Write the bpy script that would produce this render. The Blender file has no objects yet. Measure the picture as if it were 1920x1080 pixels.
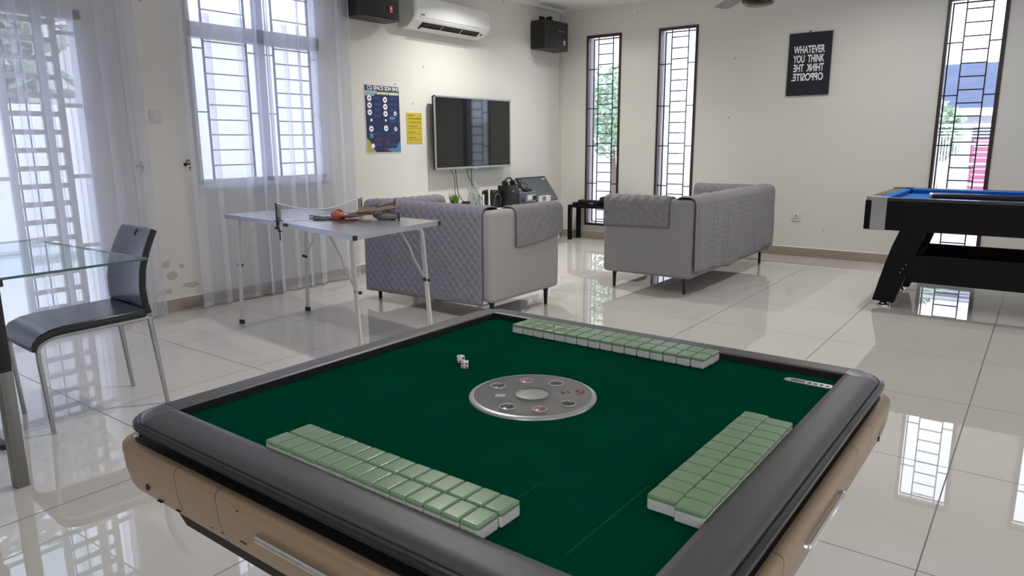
import bpy, bmesh, math, random
from mathutils import Vector, Matrix, noise
PI = math.pi
random.seed(7)
S = bpy.context.scene
COL = S.collection

# ------------------------------------------------------------------ camera
def make_camera():
    yaw, pitch, roll = -0.640592, 0.202698, -0.006347
    cy, sy, cp, sp = math.cos(yaw), math.sin(yaw), math.cos(pitch), math.sin(pitch)
    fw = Vector((sy*cp, cy*cp, -sp)); r0 = Vector((cy, -sy, 0)); u0 = r0.cross(fw)
    c, s = math.cos(roll), math.sin(roll)
    r = c*r0 + s*u0; u = -s*r0 + c*u0
    cam = bpy.data.cameras.new('camera'); o = bpy.data.objects.new('camera', cam); COL.objects.link(o)
    m = Matrix((( r.x, u.x, -fw.x, 5.135052), (r.y, u.y, -fw.y, -7.943054), (r.z, u.z, -fw.z, 1.23), (0, 0, 0, 1)))
    o.matrix_world = m
    cam.sensor_width = 36; cam.lens = 1339.5625/1920*36; cam.clip_start = .02; cam.clip_end = 300
    S.camera = o
make_camera()

# ------------------------------------------------------------------ world, exposure, lights
w = bpy.data.worlds.new('overcast_sky'); S.world = w; w.use_nodes = True
bg = w.node_tree.nodes['Background']; bg.inputs[0].default_value = (.76, .81, 1.0, 1); bg.inputs[1].default_value = 3.0
vs = S.view_settings; vs.view_transform = 'Standard'; vs.look = 'None'; vs.gamma = 1; vs.use_curve_mapping = False; vs.exposure = 0.30
LAMPS = [(.95, -2.3, 23), (.95, -.95, 6), (3.95, -1.55, 17), (7.2, -1.2, 16), (7.9, -4.4, 26), (8.3, -7.0, 18), (5.4, -9.8, 12), (8.0, -9.8, 12), (2.2, -9.8, 5), (2.7, -5.3, 15)]  # few read off shadows and lit faces; remaining lamps unseen, added for fill

# ------------------------------------------------------------------ materials
def nt(name):
    m = bpy.data.materials.new(name); m.use_nodes = True
    return m, m.node_tree, m.node_tree.nodes['Principled BSDF']
def lin(c):
    return tuple((v/255/12.92 if v/255 <= .04045 else ((v/255+.055)/1.055)**2.4) for v in c) + (1,)
def mat(name, col, rough=.5, metal=0, bump=0, bscale=100, var=0, vscale=5, spec=.5, coat=0):
    m, t, b = nt(name)
    c = col if len(col) == 4 else tuple(col)+(1,)
    b.inputs['Base Color'].default_value = c
    b.inputs['Roughness'].default_value = rough; b.inputs['Metallic'].default_value = metal
    b.inputs['Specular IOR Level'].default_value = spec
    if coat: b.inputs['Coat Weight'].default_value = coat; b.inputs['Coat Roughness'].default_value = .1
    tc = t.nodes.new('ShaderNodeTexCoord')
    if var:
        n = t.nodes.new('ShaderNodeTexNoise'); n.inputs['Scale'].default_value = vscale; n.inputs['Detail'].default_value = 4
        t.links.new(tc.outputs['Object'], n.inputs['Vector'])
        mx = t.nodes.new('ShaderNodeMix'); mx.data_type = 'RGBA'
        mx.inputs[6].default_value = tuple(v*(1-var) for v in c[:3])+(1,); mx.inputs[7].default_value = tuple(min(1, v*(1+var)) for v in c[:3])+(1,)
        t.links.new(n.outputs['Fac'], mx.inputs[0]); t.links.new(mx.outputs[2], b.inputs['Base Color'])
    if bump:
        n = t.nodes.new('ShaderNodeTexNoise'); n.inputs['Scale'].default_value = bscale; n.inputs['Detail'].default_value = 3
        t.links.new(tc.outputs['Object'], n.inputs['Vector'])
        bp = t.nodes.new('ShaderNodeBump'); bp.inputs['Strength'].default_value = bump; bp.inputs['Distance'].default_value = .002
        t.links.new(n.outputs['Fac'], bp.inputs['Height']); t.links.new(bp.outputs[0], b.inputs['Normal'])
    return m
def emis(name, col, st):
    m, t, b = nt(name); b.inputs['Base Color'].default_value = tuple(col)+(1,)
    b.inputs['Emission Color'].default_value = tuple(col)+(1,); b.inputs['Emission Strength'].default_value = st
    return m
def wall_mat(name, col, marks=True):
    m, t, b = nt(name); N = t.nodes; L = t.links
    b.inputs['Roughness'].default_value = .62
    tc = N.new('ShaderNodeTexCoord')
    n = N.new('ShaderNodeTexNoise'); n.inputs['Scale'].default_value = 1.3; n.inputs['Detail'].default_value = 5
    L.new(tc.outputs['Object'], n.inputs['Vector'])
    mx = N.new('ShaderNodeMix'); mx.data_type = 'RGBA'
    mx.inputs[6].default_value = tuple(v*.965 for v in col)+(1,); mx.inputs[7].default_value = tuple(min(1, v*1.03) for v in col)+(1,)
    L.new(n.outputs['Fac'], mx.inputs[0])
    out = mx.outputs[2]
    if marks:  # small scuffs scattered over the paint
        v = N.new('ShaderNodeTexVoronoi'); v.inputs['Scale'].default_value = 3.1
        L.new(tc.outputs['Object'], v.inputs['Vector'])
        lt = N.new('ShaderNodeMath'); lt.operation = 'LESS_THAN'; lt.inputs[1].default_value = .042
        L.new(v.outputs['Distance'], lt.inputs[0])
        m2 = N.new('ShaderNodeMix'); m2.data_type = 'RGBA'; m2.inputs[7].default_value = tuple(c*.62 for c in col)+(1,)
        L.new(lt.outputs[0], m2.inputs[0]); L.new(out, m2.inputs[6]); out = m2.outputs[2]
    L.new(out, b.inputs['Base Color'])
    n2 = N.new('ShaderNodeTexNoise'); n2.inputs['Scale'].default_value = 60
    L.new(tc.outputs['Object'], n2.inputs['Vector'])
    bp = N.new('ShaderNodeBump'); bp.inputs['Strength'].default_value = .08; bp.inputs['Distance'].default_value = .002
    L.new(n2.outputs['Fac'], bp.inputs['Height']); L.new(bp.outputs[0], b.inputs['Normal'])
    return m
def floor_mat():
    m, t, b = nt('polished_tile'); N = t.nodes; L = t.links
    tc = N.new('ShaderNodeTexCoord'); sx = N.new('ShaderNodeSeparateXYZ'); L.new(tc.outputs['Object'], sx.inputs[0])
    P = .817
    def grid(outp, off):
        a = N.new('ShaderNodeMath'); a.operation = 'ADD'; a.inputs[1].default_value = off; L.new(outp, a.inputs[0])
        d = N.new('ShaderNodeMath'); d.operation = 'DIVIDE'; d.inputs[1].default_value = P; L.new(a.outputs[0], d.inputs[0])
        f = N.new('ShaderNodeMath'); f.operation = 'FRACT'; L.new(d.outputs[0], f.inputs[0])
        l = N.new('ShaderNodeMath'); l.operation = 'LESS_THAN'; l.inputs[1].default_value = .0062; L.new(f.outputs[0], l.inputs[0])
        return l.outputs[0]
    gx = grid(sx.outputs['X'], 20*P-4.955); gy = grid(sx.outputs['Y'], 30*P+4.93)
    mxx = N.new('ShaderNodeMath'); mxx.operation = 'MAXIMUM'; L.new(gx, mxx.inputs[0]); L.new(gy, mxx.inputs[1])
    n = N.new('ShaderNodeTexNoise'); n.inputs['Scale'].default_value = 2.2; n.inputs['Detail'].default_value = 6
    L.new(tc.outputs['Object'], n.inputs['Vector'])
    c1 = N.new('ShaderNodeMix'); c1.data_type = 'RGBA'
    c1.inputs[6].default_value = (.63, .595, .55, 1); c1.inputs[7].default_value = (.69, .655, .61, 1)
    L.new(n.outputs['Fac'], c1.inputs[0])
    c2 = N.new('ShaderNodeMix'); c2.data_type = 'RGBA'; c2.inputs[7].default_value = (.09, .085, .08, 1)
    L.new(mxx.outputs[0], c2.inputs[0]); L.new(c1.outputs[2], c2.inputs[6]); L.new(c2.outputs[2], b.inputs['Base Color'])
    r = N.new('ShaderNodeMapRange'); r.inputs[3].default_value = .012; r.inputs[4].default_value = .5
    L.new(mxx.outputs[0], r.inputs[0]); L.new(r.outputs[0], b.inputs['Roughness'])
    b.inputs['Specular IOR Level'].default_value = .5
    b.inputs['IOR'].default_value = 2.15
    return m
def glass_mat(name, tint=(1, 1, 1), ior=1.45, rough=0.0):
    m, t, b = nt(name); N = t.nodes; L = t.links; N.remove(b)
    tr = N.new('ShaderNodeBsdfTransparent'); tr.inputs[0].default_value = tuple(tint)+(1,)
    gl = N.new('ShaderNodeBsdfGlossy'); gl.inputs['Roughness'].default_value = rough
    fr = N.new('ShaderNodeFresnel'); fr.inputs[0].default_value = ior
    ge = N.new('ShaderNodeNewGeometry'); iv = N.new('ShaderNodeMath'); iv.operation = 'SUBTRACT'; iv.inputs[0].default_value = 1; L.new(ge.outputs['Backfacing'], iv.inputs[1])
    mu = N.new('ShaderNodeMath'); mu.operation = 'MULTIPLY'; L.new(fr.outputs[0], mu.inputs[0]); L.new(iv.outputs[0], mu.inputs[1])
    mx = N.new('ShaderNodeMixShader'); L.new(mu.outputs[0], mx.inputs[0]); L.new(tr.outputs[0], mx.inputs[1]); L.new(gl.outputs[0], mx.inputs[2])
    L.new(mx.outputs[0], N['Material Output'].inputs[0])
    return m
def sheer_mat(name, transp):
    m, t, b = nt(name); N = t.nodes; L = t.links; N.remove(b)
    tr = N.new('ShaderNodeBsdfTransparent'); tr.inputs[0].default_value = (1, 1, 1, 1)
    tl = N.new('ShaderNodeBsdfTranslucent'); tl.inputs[0].default_value = (.64, .67, .88, 1)  # bluish daylight cast put into the translucent colour of the white cloth
    df = N.new('ShaderNodeBsdfDiffuse'); df.inputs[0].default_value = (.94, .93, .90, 1)
    a = N.new('ShaderNodeMixShader'); a.inputs[0].default_value = .5; L.new(tl.outputs[0], a.inputs[1]); L.new(df.outputs[0], a.inputs[2])
    # the weave closes up where the cloth turns away from the eye
    lw = N.new('ShaderNodeLayerWeight'); lw.inputs[0].default_value = .35
    mr = N.new('ShaderNodeMapRange'); mr.inputs[3].default_value = 1-transp; mr.inputs[4].default_value = 1.0
    L.new(lw.outputs['Facing'], mr.inputs[0])
    mx = N.new('ShaderNodeMixShader'); L.new(mr.outputs[0], mx.inputs[0]); L.new(tr.outputs[0], mx.inputs[1]); L.new(a.outputs[0], mx.inputs[2])
    L.new(mx.outputs[0], N['Material Output'].inputs[0])
    return m
M = {}
M['wall'] = wall_mat('cream_wall_paint', (.745, .722, .66))
M['wall_plain'] = wall_mat('cream_wall_paint_plain', (.745, .722, .66), False)
M['ceiling'] = mat('white_ceiling_paint', (.88, .88, .87), .8, bump=.05)
M['floor'] = floor_mat()
M['skirt'] = mat('beige_skirting_tile', (.36, .31, .26), .25, var=.06, vscale=3)
M['grout'] = mat('white_caulk', (.75, .73, .67), .6)
M['wframe'] = mat('dark_brown_frame', (.045, .022, .02), .4)
M['grille'] = mat('black_grille_paint', (.015, .013, .014), .4)
M['aframe'] = mat('grey_aluminium_frame', (.10, .10, .11), .4, .3)
M['lframe'] = mat('pale_aluminium_frame', (.66, .66, .70), .4, .2)
M['pane'] = glass_mat('window_glass', (.97, .99, 1.0), 1.3)
M['jamb'] = mat('outer_jamb_paint', (.72, .66, .66), .7)
M['sheer'] = sheer_mat('sheer_curtain_cloth', .54)
M['sheer2'] = sheer_mat('sheer_curtain_hem_cloth', .35)
M['felt'] = mat('green_baize', (.0004, .062, .034), .95, bump=.25, bscale=900, var=.22, vscale=7, spec=.0)
M['pad'] = mat('grey_rail_plastic', (.046, .041, .046), .42, bump=.06, bscale=1800, spec=1.0)
M['pad'].node_tree.nodes['Principled BSDF'].inputs['IOR'].default_value = 1.5
M['cap'] = mat('grey_corner_plastic', (.11, .108, .12), .30)
M['gloss_black'] = mat('gloss_black_plastic', (.012, .012, .014), .22)
M['matte_black'] = mat('matt_black_plastic', (.008, .008, .009), .6)
M['gold'] = mat('champagne_gold_paint', (.36, .26, .17), .36, .35, var=.03, vscale=4)
M['chrome'] = mat('chrome', (.75, .75, .76), .12, 1)
M['disc'] = mat('smoked_grey_plastic', (.17, .165, .17), .22)
M['disc_edge'] = mat('silver_ring', (.46, .47, .46), .28, .6)
M['silver_btn'] = mat('silver_button', (.42, .43, .42), .3, .5)
M['btn_black'] = mat('black_button', (.008, .008, .010), .12, spec=1.0)
M['btn_red'] = mat('pink_button', (.34, .10, .13), .25)
M['led_red'] = emis('red_display', (.45, .09, .12), .15)
M['tile_white'] = mat('ivory_tile_resin', (.76, .76, .74), .3)
M['tile_green'] = mat('green_tile_resin', (.21, .345, .19), .28, var=.04, vscale=60, coat=.3)
M['dice'] = mat('white_dice_resin', (.95, .95, .93), .25)
M['pip'] = mat('black_pip', (.01, .01, .01), .5)
M['pip_red'] = mat('red_pip', (.5, .04, .05), .5)
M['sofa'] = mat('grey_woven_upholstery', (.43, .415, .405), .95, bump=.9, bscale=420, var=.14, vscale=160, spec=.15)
M['sofa_dark'] = mat('grey_woven_upholstery_dark', (.31, .300, .305), .95, bump=.9, bscale=420, var=.14, vscale=160, spec=.15)  # same weave in a darker tone
M['quilt'] = mat('lilac_grey_quilt', (.27, .258, .30), .85, bump=.35, bscale=500, var=.10, vscale=40, spec=.2)
M['quilt_grey'] = mat('grey_quilt', (.25, .24, .255), .85, bump=.35, bscale=500, var=.10, vscale=40, spec=.2)
M['quilt_pale'] = mat('pale_grey_quilt', (.27, .258, .27), .85, bump=.35, bscale=500, var=.10, vscale=40, spec=.2)
M['piping'] = mat('dark_quilt_piping', (.13, .12, .14), .8)
M['black_metal'] = mat('black_powder_coat', (.01, .01, .011), .4)
M['white_metal'] = mat('white_enamelled_tube', (.68, .68, .66), .3, .2)
M['alu'] = mat('brushed_aluminium', (.44, .44, .47), .27, .7, bump=.1, bscale=300)
M['alu_edge'] = mat('aluminium_edge', (.46, .46, .52), .3, .6)
M['blackwood'] = mat('black_laminate', (.006, .006, .009), .5, spec=.15)
M['blue'] = mat('blue_billiard_cloth', (.03, .17, .50), .9, spec=.1)
M['railtop'] = mat('gunmetal_rail', (.03, .03, .035), .25)
M['tvscreen'] = mat('tv_screen_glass', (.006, .007, .008), .06, spec=.7)
M['stereo_grey'] = mat('dark_silver_plastic', (.12, .12, .15), .3, .4)
M['silver'] = mat('silver_plastic', (.45, .46, .47), .3, .6)
M['white_pl'] = mat('white_plastic', (.78, .78, .76), .3)
M['white_pl2'] = mat('off_white_plastic', (.66, .65, .61), .35)
M['vent'] = mat('dark_vent', (.015, .014, .013), .6)
M['leather'] = mat('black_leatherette', (.010, .012, .022), .24, bump=.06, bscale=350, spec=.6)
M['leather_edge'] = mat('black_leatherette_edge', (.006, .006, .008), .45)
M['steel'] = mat('satin_steel', (.42, .42, .43), .22, .95)
M['steel_flat'] = mat('brushed_steel_tube', (.25, .25, .245), .4, .8)
M['tglass'] = glass_mat('table_glass', (.90, .97, .96), 1.5)
M['tglass_edge'] = mat('green_glass_edge', (.02, .12, .10), .12, spec=.8)
M['poster_blue'] = mat('poster_navy', (.018, .028, .085), .45, var=.3, vscale=30)
M['poster_dark'] = mat('poster_dark_band', (.008, .012, .04), .45)
M['poster_royal'] = mat('poster_royal_blue', (.03, .055, .22), .45)
M['poster_teal'] = mat('poster_teal', (.08, .25, .38), .45)
M['poster_sky'] = mat('poster_pale_blue', (.25, .45, .62), .45)
M['poster_lime'] = mat('poster_lime', (.40, .42, .09), .45)
M['poster_olive'] = mat('poster_olive', (.30, .38, .16), .45)
M['poster_maroon'] = mat('poster_maroon', (.10, .03, .07), .45)
M['white_ink'] = mat('white_ink', (.95, .95, .95), .5)
M['black_ink'] = mat('black_ink', (.02, .02, .02), .5)
M['olive_ink'] = mat('dark_olive_ink', (.16, .13, .01), .5)
M['yellow'] = mat('yellow_paper', (.56, .45, .035), .6)
M['canvas_black'] = mat('navy_black_canvas', (.008, .010, .018), .5)
M['red_badge'] = mat('red_badge', (.62, .07, .10), .4)
M['speaker'] = mat('black_speaker_vinyl', (.010, .010, .011), .45, bump=.2, bscale=400)
M['grillecloth'] = mat('black_speaker_grille', (.014, .014, .016), .55, bump=.6, bscale=700)
M['leaf'] = mat('bright_green_leaf', (.10, .22, .03), .5, var=.4, vscale=60)
M['foliage_pale'] = mat('pale_garden_foliage', (.42, .46, .34), .6, var=.3, vscale=3)
M['foliage_mid'] = mat('street_foliage', (.36, .47, .32), .6, var=.4, vscale=4)
M['foliage'] = mat('garden_foliage', (.20, .30, .15), .6, var=.5, vscale=3)
M['trunk'] = mat('tree_bark', (.16, .12, .09), .8)
M['orange'] = mat('orange_rubber', (.42, .11, .04), .5)
M['maroon'] = mat('maroon_rubber', (.09, .012, .02), .5)
M['wood'] = mat('pale_bat_wood', (.22, .165, .13), .5)
M['bat_green'] = mat('dark_green_rubber', (.004, .018, .012), .5)
M['net'] = mat('grey_net_cloth', (.20, .20, .20), .8)
M['netclear'] = glass_mat('fine_net', (.86, .86, .86), 1.02)
M['net_tape'] = mat('white_net_tape', (.72, .72, .76), .6)
M['out_wall'] = mat('white_garden_wall', (.86, .86, .86), .8)
M['out_house'] = mat('cream_house_render', (.80, .78, .76), .8)
M['out_roof'] = mat('blue_grey_roof_tiles', (.075, .10, .17), .7, var=.3, vscale=3)
M['out_red'] = mat('pink_red_wall_paint', (.62, .22, .34), .7)
M['out_ground'] = mat('outdoor_concrete', (.55, .55, .53), .85)
M['fan'] = mat('black_fan_metal', (.012, .012, .012), .2, .2)
M['fan_blade'] = mat('grey_fan_blade', (.28, .27, .25), .5)
M['lampglow'] = emis('lamp_diffuser', (1, .96, .9), 9)
M['red_label'] = mat('terracotta_label', (.45, .12, .08), .5)
M['monitor'] = mat('dull_monitor_glass', (.085, .095, .095), .5, spec=.2)
M['clear'] = glass_mat('clear_plastic', (.93, .95, .95), 1.45)
M['cable'] = mat('grey_cable_sheath', (.10, .10, .10), .5)
M['scuff'] = mat('peeling_paint_patch', (.55, .51, .46), .9)

# ------------------------------------------------------------------ mesh helpers
def ident(): return Matrix.Identity(4)
def new(): return bmesh.new()
def box(bm, x0, x1, y0, y1, z0, z1, mtx=None, bev=0, seg=2):
    v = [bm.verts.new((x, y, z)) for x in (x0, x1) for y in (y0, y1) for z in (z0, z1)]
    f = [(0,1,3,2),(4,6,7,5),(0,4,5,1),(2,3,7,6),(0,2,6,4),(1,5,7,3)]
    fs = [bm.faces.new([v[i] for i in q]) for q in f]
    if bev:
        es = list({e for q in fs for e in q.edges})
        r = bmesh.ops.bevel(bm, geom=es, offset=bev, segments=seg, affect='EDGES', profile=.5)
        v = list({vv for q in r['faces'] for vv in q.verts} | {vv for vv in v if vv.is_valid})
    if mtx is not None:
        for q in v:
            if q.is_valid: q.co = mtx @ q.co
    return bm
def hexa(bm, pts):
    v = [bm.verts.new(p) for p in pts]   # 4 bottom ccw, 4 top ccw
    for q in ((0,3,2,1),(4,5,6,7),(0,1,5,4),(1,2,6,5),(2,3,7,6),(3,0,4,7)): bm.faces.new([v[i] for i in q])
    return bm
def ring_frames(pts, closed=False):
    pts = [Vector(p) for p in pts]; n = len(pts); fr = []
    up = None
    for i, p in enumerate(pts):
        a = pts[(i-1) % n] if (closed or i > 0) else p; b = pts[(i+1) % n] if (closed or i < n-1) else p
        t = (b-a).normalized()
        if up is None:
            up = Vector((0, 0, 1)) if abs(t.z) < .9 else Vector((1, 0, 0))
        x = t.cross(up)
        if x.length < 1e-6: x = t.orthogonal()
        x.normalize(); y = x.cross(t).normalized(); up = y
        fr.append((p, x, y))
    return fr
def tube(bm, pts, r, n=10, closed=False, sq=None):
    rs = r if isinstance(r, (list, tuple)) else [r]*len(pts)
    fr = ring_frames(pts, closed); rings = []
    for (p, x, y), rr in zip(fr, rs):
        if sq: co = [p+x*a*sq[0]/2+y*b*sq[1]/2 for a, b in ((-1,-1),(1,-1),(1,1),(-1,1))]
        else: co = [p+(x*math.cos(2*PI*k/n)+y*math.sin(2*PI*k/n))*rr for k in range(n)]
        rings.append([bm.verts.new(c) for c in co])
    m = len(rings[0]); R = len(rings)
    for i in range(R if closed else R-1):
        a, b = rings[i], rings[(i+1) % R]
        for k in range(m): bm.faces.new((a[k], a[(k+1) % m], b[(k+1) % m], b[k]))
    if not closed:
        bm.faces.new(rings[0][::-1]); bm.faces.new(rings[-1])
    return bm
def arc(pts, rad, seg=6):
    """round the inner corners of a polyline"""
    P = [Vector(p) for p in pts]; out = [P[0]]
    for i in range(1, len(P)-1):
        a = (P[i-1]-P[i]); b = (P[i+1]-P[i]); d = min(rad, a.length*.49, b.length*.49)
        p0 = P[i]+a.normalized()*d; p1 = P[i]+b.normalized()*d
        for k in range(seg+1):
            t = k/seg; out.append(p0*(1-t)**2+P[i]*2*t*(1-t)+p1*t*t)
    out.append(P[-1]); return out
def lathe(bm, prof, c=(0, 0, 0), n=32, mtx=None):
    rings = []; c = Vector(c)
    for r, z in prof:
        ring = []
        for k in range(n if r > 1e-6 else 1):
            v = Vector((r*math.cos(2*PI*k/n), r*math.sin(2*PI*k/n), z)); 
            if mtx is not None: v = mtx @ v
            ring.append(bm.verts.new(v+c))
        rings.append(ring)
    for a, b in zip(rings, rings[1:]):
        if len(a) == 1 and len(b) == 1: continue
        for k in range(n):
            if len(a) == 1: bm.faces.new((a[0], b[(k+1) % n], b[k]))
            elif len(b) == 1: bm.faces.new((a[k], a[(k+1) % n], b[0]))
            else: bm.faces.new((a[k], a[(k+1) % n], b[(k+1) % n], b[k]))
    return bm
def prism(bm, poly, fn, t0, t1):
    """poly of (a,b); fn(a,b,t)->xyz"""
    A = [bm.verts.new(fn(a, b, t0)) for a, b in poly]; B = [bm.verts.new(fn(a, b, t1)) for a, b in poly]
    n = len(poly)
    bm.faces.new(A[::-1]); bm.faces.new(B)
    for i in range(n): bm.faces.new((A[i], A[(i+1) % n], B[(i+1) % n], B[i]))
    return bm
def gridsurf(bm, f, nu, nv, thick=0):
    V = [[bm.verts.new(f(i/nu, j/nv)) for j in range(nv+1)] for i in range(nu+1)]
    for i in range(nu):
        for j in range(nv): bm.faces.new((V[i][j], V[i+1][j], V[i+1][j+1], V[i][j+1]))
    return bm
def blob(bm, c, rx, ry, rz, seed=0, amp=.2, sub=2):
    r = bmesh.ops.create_icosphere(bm, subdivisions=sub, radius=1)
    for v in r['verts']:
        d = 1+amp*noise.noise(v.co*1.7+Vector((seed*3.1, seed, 0)))
        v.co = Vector((c[0]+v.co.x*rx*d, c[1]+v.co.y*ry*d, c[2]+v.co.z*rz*d))
    return bm
def obj(name, bm, m, parent=None, loc=None, rot=None, smooth=35, bev=0, solid=0, sub=0, wn=False):
    bmesh.ops.recalc_face_normals(bm, faces=bm.faces)
    if smooth:
        th = math.radians(smooth)
        for f in bm.faces: f.smooth = True
        for e in bm.edges:
            if len(e.link_faces) == 2 and e.calc_face_angle(0) > th: e.smooth = False
    me = bpy.data.meshes.new(name); bm.to_mesh(me); bm.free()
    me.materials.append(M[m] if isinstance(m, str) else m)
    o = bpy.data.objects.new(name, me); COL.objects.link(o)
    if parent: o.parent = parent
    if loc: o.location = loc
    if rot: o.rotation_euler = rot
    if solid:
        s = o.modifiers.new('solid', 'SOLIDIFY'); s.thickness = solid; s.offset = 0
    if wn:
        q = o.modifiers.new('weighted', 'WEIGHTED_NORMAL'); q.keep_sharp = True
    if bev:
        b = o.modifiers.new('bevel', 'BEVEL'); b.width = bev; b.segments = 2; b.limit_method = 'ANGLE'; b.angle_limit = math.radians(40)
    return o
def tag(o, label, cat, group=None, kind=None):
    if label: o['label'] = label
    if cat: o['category'] = cat
    if group: o['group'] = group
    if kind: o['kind'] = kind
    return o
def thing(name, label, cat, loc=(0, 0, 0), rz=0, group=None):
    o = bpy.data.objects.new(name, None); COL.objects.link(o); o.location = loc; o.rotation_euler = (0, 0, rz)
    o.empty_display_size = .1
    return tag(o, label, cat, group)
def struct(name, bm, m, **k):
    o = obj(name, bm, m, **k); o['kind'] = 'structure'; return o
def copytree(o, parent=None):
    c = o.copy(); COL.objects.link(c)
    if parent: c.parent = parent
    for ch in [q for q in bpy.data.objects if q.parent == o]: copytree(ch, c)
    return c
def text(name, s, size, m, parent, loc, rot, sx=1, sy=1, align='LEFT', ext=.0008, bold=0):
    cu = bpy.data.curves.new(name, 'FONT'); cu.body = s; cu.size = size; cu.align_x = align; cu.extrude = ext; cu.offset = bold
    t = bpy.data.objects.new(name+'_tmp', cu)
    COL.objects.link(t)
    dg = bpy.context.evaluated_depsgraph_get(); dg.update()
    me = bpy.data.meshes.new_from_object(t.evaluated_get(dg))
    bpy.data.objects.remove(t)
    if sx*sy < 0: me.flip_normals()
    for v in me.vertices: v.co.x *= sx; v.co.y *= sy
    me.materials.clear(); me.materials.append(M[m])
    o = bpy.data.objects.new(name, me); COL.objects.link(o); o.parent = parent; o.location = loc; o.rotation_euler = rot
    return o
def nz(x, y, z=0): return noise.noise(Vector((x, y, z)))

# ------------------------------------------------------------------ room shell
RX, RY, H = 9.4, -11.0, 2.82
T = .16
def wall_grid(bm, lo, hi, z0, z1, holes, fn):
    """wall in plane coordinate s (lo..hi) and z with holes [(s0,s1,z0,z1)], thickness via fn(s,z,t)"""
    ss = sorted({lo, hi, *[h[0] for h in holes], *[h[1] for h in holes]}); zs = sorted({z0, z1, *[h[2] for h in holes], *[h[3] for h in holes]})
    for a, b in zip(ss, ss[1:]):
        for c, d in zip(zs, zs[1:]):
            if any(h[0] <= a and b <= h[1] and h[2] <= c and d <= h[3] for h in holes): continue
            hexa(bm, [fn(a, c, 0), fn(b, c, 0), fn(b, c, T), fn(a, c, T), fn(a, d, 0), fn(b, d, 0), fn(b, d, T), fn(a, d, T)])
    bmesh.ops.remove_doubles(bm, verts=bm.verts, dist=1e-5)
    # drop faces buried between cells
    bmesh.ops.delete(bm, geom=[f for f in bm.faces if False], context='FACES')
    return bm
SLIM = [(.391, .866), (1.349, 1.824), (4.213, 4.690), (5.200, 5.675), (7.9, 8.375)]
WZ0, WZ1 = .17, 2.485
DOOR = (-7.75, -5.70, 0, 2.07)
WINA = (-4.985, -3.80, .925, 2.485)
bm = new(); wall_grid(bm, RY, 0, 0, H, [DOOR, WINA], lambda s, z, t: (-t, s, z)); struct('wall_left', bm, 'wall', smooth=0)
bm = new(); wall_grid(bm, -T, RX+T, 0, H, [(a, b, WZ0, WZ1) for a, b in SLIM], lambda s, z, t: (s, t, z)); struct('wall_back', bm, 'wall', smooth=0)
RW_FILL = [(-9.8, -8.6, .9, 2.4), (-3.2, -1.8, .9, 2.4)]
bm = new(); wall_grid(bm, RY, 0, 0, H, RW_FILL, lambda s, z, t: (RX+t, s, z)); struct('wall_right', bm, 'wall_plain', smooth=0)
FW_FILL = [(5.2, 6.6, .9, 2.3)]
bm = new(); wall_grid(bm, -T, RX+T, 0, H, FW_FILL, lambda s, z, t: (s, RY-t, z)); struct('wall_front', bm, 'wall_plain', smooth=0)
bm = new(); box(bm, -T, RX+T, RY-T, T, -.12, 0); struct('floor', bm, 'floor', smooth=0)
bm = new(); box(bm, -T, RX+T, RY-T, T, H, H+.12); struct('ceiling', bm, 'ceiling', smooth=0)
# cornice
bm = new(); box(bm, .0, .05, RY, 0, H-.035, H); box(bm, .0, RX, -.02, 0, H-.012, H); struct('trim_1', bm, 'ceiling', smooth=0)
# baseboards
def baseboard(name, segs, fn):
    bm = new(); 
    for a, b in segs: hexa(bm, [fn(a, .0, 0), fn(b, 0, 0), fn(b, 0, .010), fn(a, 0, .010), fn(a, .092, 0), fn(b, .092, 0), fn(b, .092, .010), fn(a, .092, .010)])
    o = struct(name, bm, 'skirt', smooth=0)
    bm = new()
    for a, b in segs: hexa(bm, [fn(a, .092, 0), fn(b, .092, 0), fn(b, .092, .011), fn(a, .092, .011), fn(a, .099, 0), fn(b, .099, 0), fn(b, .099, .006), fn(a, .099, .006)])
    obj('caulk_line', bm, 'grout', parent=o, smooth=0)
baseboard('baseboard_left', [(RY, DOOR[0]), (DOOR[1], -.012)], lambda s, z, t: (t, s, z))
baseboard('baseboard_back', [(0, RX)], lambda s, z, t: (s, -t, z))
# cable trunking in the corner
bm = new(); box(bm, .0, .022, -.022, 0, .1, H-.05); struct('trim_2', bm, 'white_pl2', smooth=0, bev=.002)

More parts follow.
